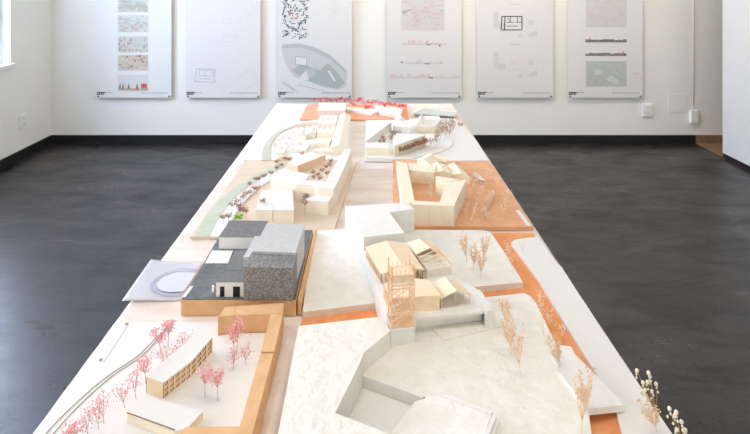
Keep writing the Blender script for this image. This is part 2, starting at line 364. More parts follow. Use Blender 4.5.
def p3(root, rect, poly, seg):
    m = MB()
    for i in range(150):
        a = random.uniform(282.5, 310); b = random.uniform(-3, 38)
        if b > 20 and a > 306: continue
        sk = (b - 20) * .06
        w, h = random.choice(((2.6, .8), (.8, 2.8), (1.6, 1.4), (1, 1), (3.2, .9)))
        an = random.uniform(-.35, .35); c, s_ = math.cos(an), math.sin(an)
        pts = [(a + sk + x * c - y * s_, b + x * s_ + y * c) for x, y in ((-w / 2, -h / 2), (w / 2, -h / 2), (w / 2, h / 2), (-w / 2, h / 2))]
        poly(m, pts, 1 if 14 < b < 18 and 290 < a < 300 else 0, i * .07)
    m.build('figure_ground_map', [ink((98, 122, 124)), ink((240, 130, 100))], root)
    m = MB()
    poly(m, [(282, 46), (290, 44), (300, 44), (314, 48), (330, 56), (342, 66), (347, 74), (346, 86), (338, 89), (322, 86), (306, 80), (294, 76), (290, 70), (284, 58)], 0)
    poly(m, [(283, 44), (300, 43), (315, 47), (331, 55), (346, 69), (347, 73), (330, 59), (314, 51), (300, 47), (283, 48)], 1, 1)
    poly(m, [(292, 70), (303, 62), (309, 66), (320, 70), (328, 62), (336, 70), (345, 82), (338, 88), (322, 85), (306, 79)], 2, 1)
    poly(m, [(304, 70), (318, 66), (314, 76), (306, 79)], 3, 2); poly(m, [(327, 70), (330, 69), (337, 80), (334, 82)], 4, 3)
    poly(m, [(296, 56), (307, 57), (307, 65), (296, 64)], 4, 3); poly(m, [(300, 76), (307, 70), (309, 79), (303, 82)], 4, 3)
    outline(m, seg, [(296, 56), (307, 57), (307, 65), (296, 64)], .4, 5, 4); outline(m, seg, [(327, 70), (330, 69), (337, 80), (334, 82)], .4, 5, 4)
    for i in range(30):
        a = random.uniform(294, 340); b = random.uniform(52, 84)
        if b < 50 + (a - 290) * .4: continue
        rect(m, a, a + .9, b, b + .7, 3, 3 + i * .02)
    seg(m, (283, 82), (294, 89), .5, 5, 2); seg(m, (284, 80), (298, 91), .25, 5, 2); seg(m, (298, 84), (330, 92), .25, 5, 2)
    m.build('site_plan', [ink((220, 221, 219)), ink((200, 204, 204)), ink((188, 198, 193)), ink((204, 210, 206)), ink((240, 240, 240)), ink((140, 148, 150))], root)
    m = MB()
    for i in range(8): a = random.uniform(326, 342); b = random.uniform(8, 18); seg(m, (a, b), (a + 3, b + 1), .4)
    m.build('pink_sketch', ink((246, 226, 218)), root)
def p4(root, rect, poly, seg):
    picture(root, rect, 401, 444, -8, 30, (230, 227, 225), [(234, 214, 213), (236, 220, 219), (226, 224, 222), (228, 206, 206)], 90, .5, 2, 2.5)
    m = MB(); seg(m, (402, 11.5), (412, 9.5), 1.4, 0, 11); rect(m, 403, 406, 12, 13.6, 0, 11.2); seg(m, (408, 9), (444, 14), .8, 1, 11.4)
    for i in range(16): a = random.uniform(410, 440); rect(m, a, a + .8, 14 + i * .5, 15 + i * .5, 2, 12 + i * .05)
    m.build('street_sketch', [ink((196, 188, 192)), ink((238, 206, 206)), ink((234, 170, 176))], root)
    for y, xa, xb, c in ((42, 402, 446, (236, 212, 213)), (61, 404, 442, (238, 214, 215)), (75, 390, 460, (240, 214, 214))):
        m = MB(); rect(m, xa, xb, y + 2.2, y + 2.5, 1)
        x = xa
        while x < xb:
            w = random.uniform(1, 4); h = random.uniform(1, 4.5) * (1 if x < xa + (xb - xa) * .6 else .5)
            rect(m, x, min(x + w, xb), y + 2.2 - h, y + 2.2, random.choice((0, 0, 2)), 1.2); x += w + random.uniform(0, 1)
        rect(m, xa + (xb - xa) * .55, xa + (xb - xa) * .55 + 4, y + 1.6, y + 2.8, 3, 2)
        m.build('street_elevation', [ink(c), ink((214, 208, 212)), ink((232, 222, 226)), ink((150, 142, 150))], root)
    m = MB(); rect(m, 438.6, 440, 44.6, 46.2); rect(m, 400.5, 402.5, 61.2, 62.4); m.build('black_mark', ink((90, 84, 92)), root)
def p5(root, rect, poly, seg):
    m = MB(); w = .9
    outline(m, seg, [(501, 16.2), (521, 16.2), (521, 29.6), (500.4, 29.6)], w)
    seg(m, (504.2, 16.2), (503.6, 29.6), w, 0, 1.0); seg(m, (509.5, 16), (509.5, 21.5), .6, 0, 1.2); seg(m, (516.5, 16), (516.5, 21.5), .6, 0, 1.4)
    seg(m, (506, 22), (513, 22), .6, 0, 1.6); seg(m, (515, 22), (521, 22), .6, 0, 1.8); seg(m, (506, 25.8), (517, 25.8), .6); seg(m, (507, 18), (509, 21.5), .5)
    m.build('black_floor_plan', ink((38, 38, 40)), root)
    m = MB()
    for y in (3.6, 43.6): rect(m, 509, 520, y, y + .7, 0)
    for oy in (0, 40):
        rect(m, 493, 498, 12 + oy, 28 + oy, 1); rect(m, 528, 533, 20 + oy, 24.5 + oy, 1); rect(m, 498, 505, 23 + oy, 29 + oy, 1)
        poly(m, [(516, 36 + oy), (520, 33 + oy), (523, 37 + oy)], 1); poly(m, [(526, 34 + oy), (536, 30 + oy), (536, 36 + oy), (529, 37 + oy)], 1)
        outline(m, seg, [(508, 29 + oy), (520, 28 + oy), (530, 36 + oy)], .35, 2, 1, False)
    seg(m, (496, 77), (501, 68), .3, 2, 1)
    m.build('faint_plan', [ink((212, 213, 214)), ink((228, 228, 228)), ink((224, 222, 221))], root)
    m = MB(); seg(m, (509, 61), (516, 61), .5); seg(m, (508, 63.5), (518, 63), .5); m.build('pink_note', ink((242, 208, 208)), root)
def p6(root, rect, poly, seg):
    picture(root, rect, 584.5, 625, -10, 27, (226, 224, 221), [(230, 228, 225), (220, 218, 216), (229, 224, 221)], 60, 1, 3, 2)
    m = MB()
    for (a, b) in ((585, 9), (587, 12), (592, 15), (600, 17), (601, 20), (617, 12), (620, 17), (615, 9)):
        for k in range(5):
            x = a + random.uniform(-1, 6); y = b + random.uniform(-2, 2); seg(m, (x, y), (x + random.uniform(-1.8, 1.8), y + random.uniform(-1.2, 1.2)), .35, 0, 8 + k * .1)
    for k in range(34):
        x = random.uniform(628, 639); y = random.uniform(60, 84); seg(m, (x, y), (x + random.uniform(-1.6, 1.6), y + random.uniform(-1.6, 1.6)), .4 if y > 72 else .25, 0, 9 + k * .05)
    for k in range(8):
        x = random.uniform(573, 582); y = random.uniform(60, 84); seg(m, (x, y), (x + random.uniform(-1.5, 1.5), y + random.uniform(-1.5, 1.5)), .25, 1, 5)
    m.build('red_scribble', [ink((236, 176, 178)), ink((234, 216, 215))], root)
    for y in (39, 52.5):
        m = MB(); rect(m, 584, 625, y + .8, y + 3, 0)
        x = 584
        while x < 624:
            w = random.uniform(1, 5); rect(m, x, min(x + w, 625), y + random.uniform(-.3, .8), y + 1, 0, 1); x += w
        for k in range(14): a = random.uniform(584, 623); rect(m, a, a + 1.2, y + 1.2, y + 2.2, 1, 2)
        rect(m, 588 if y < 45 else 621, 589 if y < 45 else 622, y - 2, y + 1, 2, 2)
        m.build('terrain_section', [ink((140, 128, 134)), ink((172, 158, 164)), ink((222, 120, 130))], root)
    m = picture(root, rect, 584.5, 625, 60.5, 86, (208, 212, 204), [(198, 206, 196), (212, 214, 206), (204, 206, 202), (196, 208, 194)], 70, .8, 2.4, 1.6, 'aerial_site_plan')
    m = MB()
    for a, b in (((586, 62), (600, 64)), ((600, 64), (612, 70)), ((612, 70), (624, 80))): seg(m, a, b, 1.1, 0, 9)
    poly(m, [(592, 70), (600, 69), (601, 74), (594, 75)], 1, 9.5); poly(m, [(604, 78), (610, 75), (618, 80), (615, 84), (608, 81)], 1, 9.5)
    m.build('plan_buildings', [ink((196, 218, 216)), ink((226, 226, 222))], root)
poster(98, 172.5, 'leftmost poster, a column of small coloured street pictures on white', p1)
poster(187, 261, 'second poster from the left, nearly blank with faint pencil plans', p2)
poster(278, 352, 'third poster from the left with building map above a grey-green site plan', p3)
poster(387, 461, 'fourth poster from the left with pink street sketches and long elevations', p4)
poster(476.5, 552, 'fifth poster from the left with a small black floor plan', p5)
poster(567, 641, 'rightmost poster with two dark sections above a green site plan', p6)

# ------------------------------------------------------------------ table and cloth
TX0, TX1, TY0, TY1 = -.528, .476, .50, 3.226
root = thing('exhibition_table', 'long white exhibition table carrying all the city models', 'table', (0, 1.86, 0))
mb = MB(); mb.box(TX0, TX1, TY0, TY1, ZT - .03, ZT); mb.build('tabletop', 'table', root)
for y in (TY0 + .06, (TY0 + TY1) / 2, TY1 - .06):
    for x in (TX0 + .06, TX1 - .06):
        mb = MB(); mb.box(x - .02, x + .02, y - .02, y + .02, 0, ZT - .03); mb.build('leg', 'steel', root)
mb = MB(); mb.box(TX0 + .04, TX1 - .04, TY0 + .05, TY0 + .07, ZT - .09, ZT - .03); mb.box(TX0 + .04, TX1 - .04, TY1 - .07, TY1 - .05, ZT - .09, ZT - .03); mb.build('apron', 'steel', root)
mb = MB(); nx, ny = 110, 200
vs = []; x0, x1 = TX0 - .003, TX1 + .003
for j in range(ny + 1):
    y = TY0 + (TY1 - TY0) * j / ny
    for i in range(nx + 1):
        x = x0 + (x1 - x0) * i / nx
        z = ZT + .0016 + .0005 * math.sin(y * 70 + 3 * math.sin(x * 9)) 
        if -.171 < x < -.145 and y < 1.11:
            k = min(1, (x + .171) / .007, (-.145 - x) / .007); z += k * (.006 + .006 * math.sin(x * 210 + 3 * math.sin(y * 9)))
        vs.append((x, y, z))
# hanging hems on both long sides
fs = [[j * (nx + 1) + i, j * (nx + 1) + i + 1, (j + 1) * (nx + 1) + i + 1, (j + 1) * (nx + 1) + i] for j in range(ny) for i in range(nx)]
n0 = len(vs)
for s_, xs in ((-1, x0), (1, x1)):
    for j in range(ny + 1):
        y = TY0 + (TY1 - TY0) * j / ny
        vs.append((xs + s_ * (.004 + .002 * math.sin(y * 31)), y, ZT - .06))
for j in range(ny):
    a = j * (nx + 1); b = (j + 1) * (nx + 1); fs.append([a, b, n0 + j + 1, n0 + j])
    a = a + nx; b = b + nx; q = n0 + ny + 1 + j; fs.append([b, a, q, q + 1])
mb.mesh(vs, fs, 0, True)
tag(mb.build('table_cloth', 'cloth'), 'pale pinkish cloth spread over the long table beneath the models', 'tablecloth')

# ------------------------------------------------------------------ model boards and blocks
def plate(name, px, h1, h0, m, label, cat, parent=None, group=None):
    mb = MB(); mb.prism(PX(px, h1), ZT + h0, ZT + h1); o = mb.build(name, m, parent)
    if label: tag(o, label, cat, group)
    return o
def curve_strip(pts, w0, h, t, m, name, parent):
    """ribbon of width w (list or number, metres) along pixel points at height h"""
    P = PX(pts, h); n = len(P); mb = MB()
    sub = []
    for i in range(n - 1):
        p0 = P[max(i - 1, 0)]; p1 = P[i]; p2 = P[i + 1]; p3 = P[min(i + 2, n - 1)]
        for k in range(6):
            u = k / 6; sub.append(.5 * ((2 * p1) + (p2 - p0) * u + (2 * p0 - 5 * p1 + 4 * p2 - p3) * u * u + (3 * p1 - p0 - 3 * p2 + p3) * u ** 3))
    sub.append(P[-1]); L = []; Rr = []
    for i, p in enumerate(sub):
        d = (sub[min(i + 1, len(sub) - 1)] - sub[max(i - 1, 0)]); d.z = 0; d.normalize(); nn = V(-d.y, d.x, 0)
        w = w0 if not isinstance(w0, (list, tuple)) else w0[0] + (w0[1] - w0[0]) * i / (len(sub) - 1)
        L.append(p + nn * w / 2); Rr.append(p - nn * w / 2)
    for i in range(len(sub) - 1):
        mb.slab([L[i], L[i + 1], Rr[i + 1], Rr[i]], t)
    return mb.build(name, m, parent)
def bldg(label, px, h1, h0, wall='cream2', roof='card_white', name='model_building', cat='model building', ov=.0008, group=None, t=.0015):
    P = PX(px, h1); c = centre(P)
    r = thing(name, label, cat, (c.x, c.y, ZT + h0), group)
    mb = MB(); mb.prism(P, ZT + h0, ZT + h1 - t); mb.build('walls', wall, r)
    mb = MB(); mb.prism(grow(P, ov), ZT + h1 - t, ZT + h1); mb.build('roof', roof, r)
    return r
def gable(label, A, B, C_, D_, he, hr, h0, wall='cream2', roof='card_white', name='model_house', cat='model building', along='AD', ov=.0015, t=.0015):
    """A B C D: eave corners in pixels at height he (A front-left, B front-right, C back-right, D back-left); ridge runs from AB to DC (along AD) or AD to BC"""
    a, b, c, d = (at(*p, he) for p in (A, B, C_, D_))
    if along == 'AB': a, b, c, d = b, c, d, a
    c0 = centre([a, b, c, d]); r = thing(name, label, cat, (c0.x, c0.y, ZT + h0))
    up = V(0, 0, hr - he); r0 = (a + b) / 2 + up; r1 = (c + d) / 2 + up
    dn = V(0, 0, he - h0)
    mb = MB()
    mb.face([a - dn, b - dn, b, r0, a]); mb.face([c - dn, d - dn, d, r1, c]); mb.face([b - dn, c - dn, c, b]); mb.face([d - dn, a - dn, a, d])
    mb.face([a - dn, d - dn, c - dn, b - dn]); mb.face([a, r0, r1, d]); mb.face([r0, b, c, r1])
    mb.build('walls', wall, r)
    f = (r0 - r1).normalized() * ov
    for (e0, e1) in ((a, d), (b, c)):
        o0 = (e0 - r0).normalized() * ov; o1 = (e1 - r1).normalized() * ov; z = V(0, 0, t)
        mb = MB(); mb.slab([r0 + f + z, r1 - f + z, e1 + o1 - f + z, e0 + o0 + f + z], t * .95); mb.build('roof', roof, r)
    return r

# ---- trees
def grow_tree(mb, base, top, n, spread, r, fork=.45, seed_pts=None):
    """stem with n branches; returns tips"""
    base = Vector(base); top = Vector(top); f = base.lerp(top, fork); H = (top - base).length
    mb.tube(base, f, r, r * .8, 4)
    tips = []
    for i in range(n):
        a = 2 * math.pi * (i + random.random() * .7) / n; s_ = spread * random.uniform(.45, 1)
        e = f.lerp(top, random.uniform(.55, 1.05)) + V(math.cos(a) * s_, math.sin(a) * s_, 0)
        mid = f.lerp(e, .5) + V(math.cos(a), math.sin(a), 0) * s_ * .12
        mb.tube(f, mid, r * .7, r * .55, 3); mb.tube(mid, e, r * .55, r * .35, 3); tips.append(e); tips.append(mid)
        e2 = mid + (e - mid) * .6 + V(random.uniform(-1, 1), random.uniform(-1, 1), random.uniform(0, 1)) * s_ * .45
        mb.tube(mid, e2, r * .5, r * .3, 3); tips.append(e2)
    return tips
TREEPAR = {
    # n branches, stem r, blobs per tip, blob r, blob scatter, crown mat, stem mat, fork, squash
    'pink': (7, .0005, 7, .0013, .0042, ['pink', 'palepink'], 'stem', .45, 1),
    'pinkloose': (6, .0004, 4, .0012, .007, ['pink', 'palepink'], 'stem', .25, 1),
    'pale': (5, .0003, 3, .0012, .004, ['palepink', 'palepink'], 'tan', .4, 1),
    'brown': (7, .0005, 4, .0013, .0030, ['brown', 'rust'], 'brown', .6, .55),
    'rust': (8, .0005, 3, .0014, .003, ['rust', 'brown'], 'brown', .35, 1),
    'twig': (13, .0006, 4, .0011, .0028, ['tan', 'tan'], 'tan', .22, 1.3),
    'white': (6, .0003, 2, .0011, .0040, ['whitebud', 'bud'], 'tan', .25, 1),
    'red': (5, .0005, 3, .0021, .0055, ['red', 'red'], 'stem', .5, .8),
}
def tree(kind, px, py, h0, H, spread, label, group=None, lean=(0, 0), name='model_tree', cat='model tree', small=False):
    nb, r, bt, br, sc, cm, sm, fork, sq = TREEPAR[kind]
    b = at(px, py, h0); top = b + V(lean[0], lean[1], H)
    st = MB(); tips = grow_tree(st, b, top, nb, spread, r, fork)
    cr = MB()
    for t in tips:
        for k in range(bt):
            q = V(random.gauss(0, 1), random.gauss(0, 1), random.gauss(0, 1) * sq) * sc * .7
            cr.blob(t + q, br * random.uniform(.6, 1.2), random.choice((0, 0, 1)), .3, sq)
    if small:
        n0 = len(st.f)
        off = len(st.v); st.v += cr.v; st.f += [[i + off for i in f] for f in cr.f]; st.m += [1 + k for k in cr.m]; st.smooth += cr.smooth
        root_l = b.copy(); st.v = [v - root_l for v in st.v]
        o = st.build(name, [sm] + cm); o.location = root_l
        return tag(o, label, cat, group)
    root = thing(name, label, cat, b, group)
    st.build('stem', sm, root); cr.build('foliage' if kind in ('brown', 'rust', 'twig') else 'blossom', cm, root)
    return root

# ================================================== SITE A : pink blossom model, front left
hA = .012
hF = .048
pa = at(122, 322, hA); pb = at(218, 317, hF)
mb = MB(); mb.prism([pa, V(pb.x - .001, pa.y, 0), at(217.6, 317.5, hF), at(234.4, 315.5, hF), at(270.2, 314.7, hF), at(260.4, 352.5, hF), at(239.5, 426, hF), at(185, 426.6, hF), at(177.2, 441, hF)]
   + PX([(150, 450), (24, 450), (37, 434), (62, 401), (92, 361)], hA), ZT + .0035, ZT + hA)
boardA = tag(mb.build('model_board', 'card_white'), 'white model board with pink blossom trees at the front left of the table', 'model board')
for k, dx in enumerate((0, 3.4)):
    curve_strip([(170 + dx * .7, 324), (152 + dx, 341.7), (136 + dx * 1.2, 357), (108 + dx * 1.3, 375.6), (83.7 + dx * 1.6, 395.7), (59 + dx * 2.0, 419), (35 + dx * 2.3, 446)], .0010, hA + .0012, .001, 'line', 'tram_rail', boardA)
r = thing('title_strip', 'white paper title strip pinned along the left table edge', 'label strip', at(113, 342, hA))
mb = MB(); mb.slab([at(125, 322.5, hA + .0008), at(129, 323, hA + .0008), at(103.5, 362, hA + .0008), at(98.5, 361, hA + .0008)], .0006); mb.build('paper', 'paper', r)
for p in ((126.5, 324), (100.5, 360)):
    mb = MB(); c = at(p[0], p[1], hA + .0008); mb.tube(c, c + V(0, 0, .0015), .003, n=8); mb.build('pin', 'line', r)
# laser cut slab building
def slab_building():
    h1, h0 = .040, hA
    A = at(146.5, 376, h1); B = at(163.5, 382, h1); C1 = at(191, 361, h1); Cc = at(212, 337, h1); Dd = at(193, 336.5, h1); D1 = at(172, 354, h1)
    poly = [A, B, C1, Cc, Dd, D1]
    r = thing('slab_apartment_building', 'long plywood apartment block with rows of square windows among pink trees', 'model building', (centre(poly).x, centre(poly).y, ZT + h0))
    mb = MB(); mb.prism(grow(poly, .001), ZT + h1 - .0016, ZT + h1); mb.build('roof', 'card_white', r)
    z0, z1 = ZT + h0, ZT + h1 - .0016
    def fac(P, Q, cols, rows):
        P = Vector(P); Q = Vector(Q); P.z = Q.z = 0; d = Q - P; L = d.length; d.normalize(); nin = V(-d.y, d.x, 0)
        mb = MB(); H = z1 - z0; up = V(0, 0, 1)
        us = [0]; 
        for c in range(cols):
            cw = L / cols; us += [cw * c + cw * .2, cw * c + cw * .8]
        us.append(L); zs = [0]
        for k in range(rows): ch = H / rows; zs += [ch * k + ch * .2, ch * k + ch * .82]
        zs.append(H)
        Pt = lambda u, z, dep=0: P + d * u + V(0, 0, z0 + z) + nin * dep
        for i in range(len(us) - 1):
            for j in range(len(zs) - 1):
                u0, u1, a, b = us[i], us[i + 1], zs[j], zs[j + 1]
                if i % 2 == 1 and j % 2 == 1:
                    dp = .0016
                    w = MB(); w.face([Pt(u0, a, dp), Pt(u1, a, dp), Pt(u1, b, dp), Pt(u0, b, dp)], 0)
                    for q in ((Pt(u0, a), Pt(u1, a), Pt(u1, a, dp), Pt(u0, a, dp)), (Pt(u0, b), Pt(u1, b), Pt(u1, b, dp), Pt(u0, b, dp)),
                              (Pt(u0, a), Pt(u0, b), Pt(u0, b, dp), Pt(u0, a, dp)), (Pt(u1, a), Pt(u1, b), Pt(u1, b, dp), Pt(u1, a, dp))): w.face(q, 1)
                    w.build('window', ['wood_dark', 'burnt'], r)
                else: mb.face([Pt(u0, a), Pt(u1, a), Pt(u1, b), Pt(u0, b)])
        mb.build('facade', 'ply', r)
    fac(B, C1, 5, 3); fac(C1, Cc, 4, 3)
    mb = MB()
    for P, Q in ((A, B), (Cc, Dd), (Dd, D1), (D1, A)):
        mb.face([V(P.x, P.y, z0), V(Q.x, Q.y, z0), V(Q.x, Q.y, z1), V(P.x, P.y, z1)])
    for X in (A, B, Cc): mb.bar(V(X.x, X.y, z0), V(X.x, X.y, z1), .0008, .0008, 1)
    mb.build('end_wall', ['ply', 'burnt'], r)
slab_building()
bldg('low cream flat block in front of the plywood apartment block', [(127, 413), (149, 396), (160, 400), (203, 410.5), (187, 428), (174, 431)], .026, hA, 'cream', 'card_white', t=.001)
mb = MB(); P0, P1 = at(127, 412.5, .0275), at(175, 430, .0275); mb.bar(P0, P1, .0010, .0012); tag(mb.build('edge_strip', 'burnt'), 'thin brown strip along the front edge of the low cream block', 'strip')
# cardboard frame round model A
hF = .048
r = thing('cardboard_surround', 'brown cardboard rim with a notch around the pink tree model', 'cardboard rim', at(262, 380, 0))
mb = MB()
def pr(px, a=hF, b=.0035, m=None, name='rim_piece'):
    q = MB(); q.prism(PX(px, a), ZT + b, ZT + a); q.build(name, 'cardboard', r)
pr([(218, 317), (234.5, 315), (236, 306), (225, 307)], name='corner_post')
pr([(234.8, 315), (270.5, 314), (283, 312.5), (284, 303), (236.3, 306)], name='rear_bar')
pr([(270.5, 314.3), (283, 312.8), (274, 351.5), (261, 352)], name='side_bar')
pr([(260.5, 353.5), (273.5, 353), (252, 434), (249, 445), (236, 445), (240, 426)], name='side_bar')
pr([(185, 427), (239.8, 426.3), (238, 440), (178, 440)], name='front_bar')
# pink trees
PT = [ # crown px, py ; base y ; spread ; label
    (169, 322, 168, 347, .013, 'tall pink blossom tree behind the plywood block, nearest the grey model', 'pink'),
    (158, 333, 161, 355, .012, 'dense pink blossom tree where the tram rails meet the rear board edge', 'pink'),
    (183, 338, 184, 352, .012, 'sparse pink tree right behind the rear end of the plywood block', 'pinkloose'),
    (176, 348, 178, 360, .012, 'sparse pink tree behind the middle of the plywood block', 'pinkloose'),
    (163, 353, 165, 369, .012, 'loose pink tree behind the plywood block, beside the rails', 'pinkloose'),
    (144, 363, 146, 384, .013, 'dense pink tree just left of the front end of the plywood block', 'pink'),
    (133, 374, 136, 399, .013, 'slender pink tree with a long stem left of the plywood block', 'pinkloose'),
    (119, 388, 125, 408, .012, 'pale loose pink tree behind the low cream block', 'pinkloose'),
    (101, 399, 104, 424, .014, 'tall loose pink tree left of the low cream block', 'pinkloose'),
    (96, 408, 99, 430, .013, 'pink tree left of the low cream block, between two taller ones', 'pinkloose'),
    (84, 414, 88, 436, .013, 'pink tree beside the rails near the bottom edge', 'pinkloose'),
    (72, 427, 75, 446, .013, 'front-most pink tree beside the tram rails', 'pink'),
    (238, 324, 237, 353, .010, 'dense pink tree in front of the cardboard corner post', 'pink'),
    (245, 345, 246, 366, .011, 'loose pink tree by the right cardboard bar', 'pinkloose'),
    (233, 352, 234, 370, .007, 'small pink tree in front of the cardboard notch', 'pinkloose'),
    (232, 331, 235, 358, .010, 'pink tree touching the cardboard corner post on its left', 'pink'),
    (205, 371, 205, 398, .012, 'left one of the two dense pink trees right of the plywood block', 'pink'),
    (217, 374, 218, 401, .011, 'right one of the two dense pink trees right of the plywood block', 'pink')]
for cx, cy, bx, by, sp, lab, kd in PT:
    b = at(bx, by, hA); H = (by - cy) * b.y / F * 1.12
    tree(kd, bx, by, hA, H, sp, lab, 'pink blossom trees of the front left model', lean=((cx - bx) * b.y / F, 0))

# ================================================== SITE B : grey model on a cardboard base
hB = .038
r = thing('grey_site_model', 'brown cardboard base box with dark grey top under the concrete model', 'model base', at(240, 290, 0))
P = PX([(181, 299.5), (296, 299.5), (313, 229.5), (219, 236)], hB)
mb = MB(); mb.prism(P, ZT + .0035, ZT + hB - .002); mb.build('cardboard_box', 'cardboard', r)
mb = MB(); mb.prism([P[i].lerp(centre(P), .012) for i in range(4)], ZT + hB - .002, ZT + hB + .0002); mb.build('grey_surface', 'dkgrey', r)
mb = MB(); mb.slab([at(297.5, 300, .034), at(301.5, 301, .034), at(317, 229.5, .034), at(314.5, 229.5, .034)], .03)
mb.build('rear_rim', 'cardboard', r)
mb = MB(); mb.slab([at(182, 297, hB + .001), at(185.5, 297, hB + .001), at(193.5, 286, hB + .001), at(190, 286, hB + .001)], .0007)
tag(mb.build('name_label', 'paper'), 'small white label on the left edge of the grey model', 'label')
# pavilions
bldg('rear pavilion with flat dark grey roof and white walls', [(219, 236.6), (262, 236.6), (268, 221), (230, 220.5)], .069, hB, 'card_white', 'roofgrey')
mb = MB(); mb.prism(PX([(205, 263), (228, 263), (233, 250.5), (212, 250.5)], hB + .0015), ZT + hB + .0003, ZT + hB + .0015); tag(mb.build('paving_sheet', 'card_white'), 'white paved court in front of the rear grey-roofed pavilion', 'paving')
bldg('long grey-roofed wing running along the concrete block', [(227, 270), (246, 270), (252, 250.5), (235, 250.5)], .066, hB, 'card_white', 'roofgrey')
rr = bldg('small white hut with two black openings and a grey roof', [(216, 281.5), (244, 281.5), (246.5, 270.8), (225, 270.8)], .071, hB, 'card_white', 'roofgrey')
for (a, b) in ((220, 224.5), (233, 240)):
    f = at(216, 281.5, .071).y; z = lambda py: EYE - (py - CY) * f / F
    mb = MB(); mb.box((a - CX) * f / F, (b - CX) * f / F, f - .0006, f + .002, ZT + hB + .0004, z(286.5)); mb.build('doorway', 'black', rr)
mb = MB(); A = at(213, 293, hB + .0005); mb.tube(A, A + V(0, 0, .012), .0022, n=8); mb.blob(A + V(0, 0, .014), .0035, 0, .1); tag(mb.build('white_figure', 'card_white'), 'tiny white post left of the two-door hut', 'post')
# concrete volume
P = PX([(243.5, 267), (293, 268), (297, 253.5), (252, 252)], .108)
r = thing('concrete_block', 'big grey speckled concrete block with a light roof, right side of the grey model', 'model building', (centre(P).x, centre(P).y, ZT + hB))
mb = MB(); mb.prism(P, ZT + hB, ZT + .108); mb.build('front_volume', 'concrete', r)
P = PX([(253, 251), (295.5, 252.5), (304.5, 225), (267, 223.5)], .114)
mb = MB(); mb.prism(P, ZT + hB, ZT + .112); mb.build('rear_volume', 'concrete_lt', r)
mb = MB(); mb.prism(grow(P, .001), ZT + .112, ZT + .114); mb.build('roof', 'concrete_lt', r)
mb = MB(); mb.prism(PX([(243.5, 257), (252, 257), (260, 236), (255, 236)], .088), ZT + hB, ZT + .088); mb.build('side_step', 'concrete_lt', r)

# ================================================== tracing film over the left edge
mb = MB(); C0 = [at(122, 302, .006), at(181.5, 299.5, .006), at(203, 262, .006), at(151, 261, .006)]
n = 16; vs = []
for j in range(n + 1):
    for i in range(n + 1):
        u, v = i / n, j / n
        p = C0[0].lerp(C0[1], u).lerp(C0[3].lerp(C0[2], u), v)
        vs.append(p + V(0, 0, .0015 * math.sin(u * 5 + v * 2) + (.003 * (1 - u) ** 3 if u < .5 else 0)))
mb.mesh(vs, [[j * (n + 1) + i, j * (n + 1) + i + 1, (j + 1) * (n + 1) + i + 1, (j + 1) * (n + 1) + i] for j in range(n) for i in range(n)], 0, True)
film = mb.build('tracing_film', 'acetate'); film.modifiers.new('thick', 'SOLIDIFY').thickness = .0004
tag(film, 'bluish translucent plan sheet sticking out over the left table edge', 'plan sheet')
curve_strip([(198, 270), (180, 269), (163, 274), (153, 282), (153, 289), (165, 294), (182, 294)], .006, .0102, .0003, 'filmink', 'printed_curve', film)
mb = MB(); mb.slab(PX([(196, 273), (178, 272), (163, 277), (156, 284), (160, 290), (170, 292), (184, 291)], .0100), .0002); mb.build('printed_patch', 'filmpale', film)

# ================================================== SITE E : middle left, river and brown trees
hE = .009
bE = plate('model_board', [(190, 236.5), (332, 236.5), (357, 160.5), (246, 160.5)], hE, .003, 'beige', 'beige model board with a pale green river, left of the table middle', 'model board')
curve_strip([(203, 236), (209, 222), (219, 208), (232, 194), (250, 181), (268, 171), (285, 164.5), (300, 161)], [.045, .03], hE + .0012, .001, 'river', 'river', bE)
curve_strip([(218, 236), (224, 222), (233, 208), (245, 194.5), (260, 183), (276, 174), (292, 167)], [.042, .03], hE + .004, .0038, 'card_white', 'embankment', bE)
mb = MB(); mb.slab([at(229.5, 171, hE + .002), at(233, 171, hE + .002), at(244.5, 160.8, hE + .002), at(242, 160.8, hE + .002)], .0015); tag(mb.build('name_label', 'paper'), 'white name strip at the left table edge by the river model', 'label')
bldg('left half of the white double block nearest the grey model', [(256, 209.5), (272.6, 210), (275, 198), (274.5, 190), (262, 190.5), (259, 199)], .045, hE)
bldg('right half of the white double block nearest the grey model', [(273.2, 210), (294, 210), (292.5, 190.5), (290, 189.8), (276, 187.5), (275.4, 198)], .048, hE)
def multi(label, polys, h1, h0, wall, roof, name='model_building', t=.0015):
    c = centre(PX(polys[0], h1)); r = thing(name, label, 'model building', (c.x, c.y, ZT + h0))
    mb = MB(); mr = MB()
    for p in polys: mb.prism(PX(p, h1), ZT + h0, ZT + h1 - t); mr.prism(grow(PX(p, h1), .0006), ZT + h1 - t, ZT + h1)
    mb.build('walls', wall, r); mr.build('roof', roof, r); return r
multi('large white-roofed courtyard building bent around the brown trees', [[(270, 177), (285, 168.7), (310, 174.7), (305, 180), (296, 184)], [(296.3, 184), (305.4, 180.3), (337.5, 182), (333.5, 189.5), (318, 188), (314, 186)],
       [(325.5, 181.2), (338, 181.8), (352, 149), (345, 148)]], .069, hE, 'cream2', 'card_white')
bldg('low white-roofed box at the front right corner of the courtyard building', [(305, 200), (328, 202), (333, 194.6), (317.5, 194)], .049, hE)
rr = bldg('slanting white-roofed bar with striped wooden front at the courtyard', [(287, 163), (297.5, 165.5), (325.5, 154.5), (310, 153)], .037, hE, 'wood')
A, B = at(297.5, 165.5, .037), at(325.5, 154.5, .037)
for k in range(3):
    mb = MB(); dz = V(0, 0, -.006 - .007 * k); o_ = V(.001, -.0012, 0); mb.bar(A + dz + o_, B + dz + o_, .0012, .002); mb.build('facade_strip', 'wood_dark', rr)
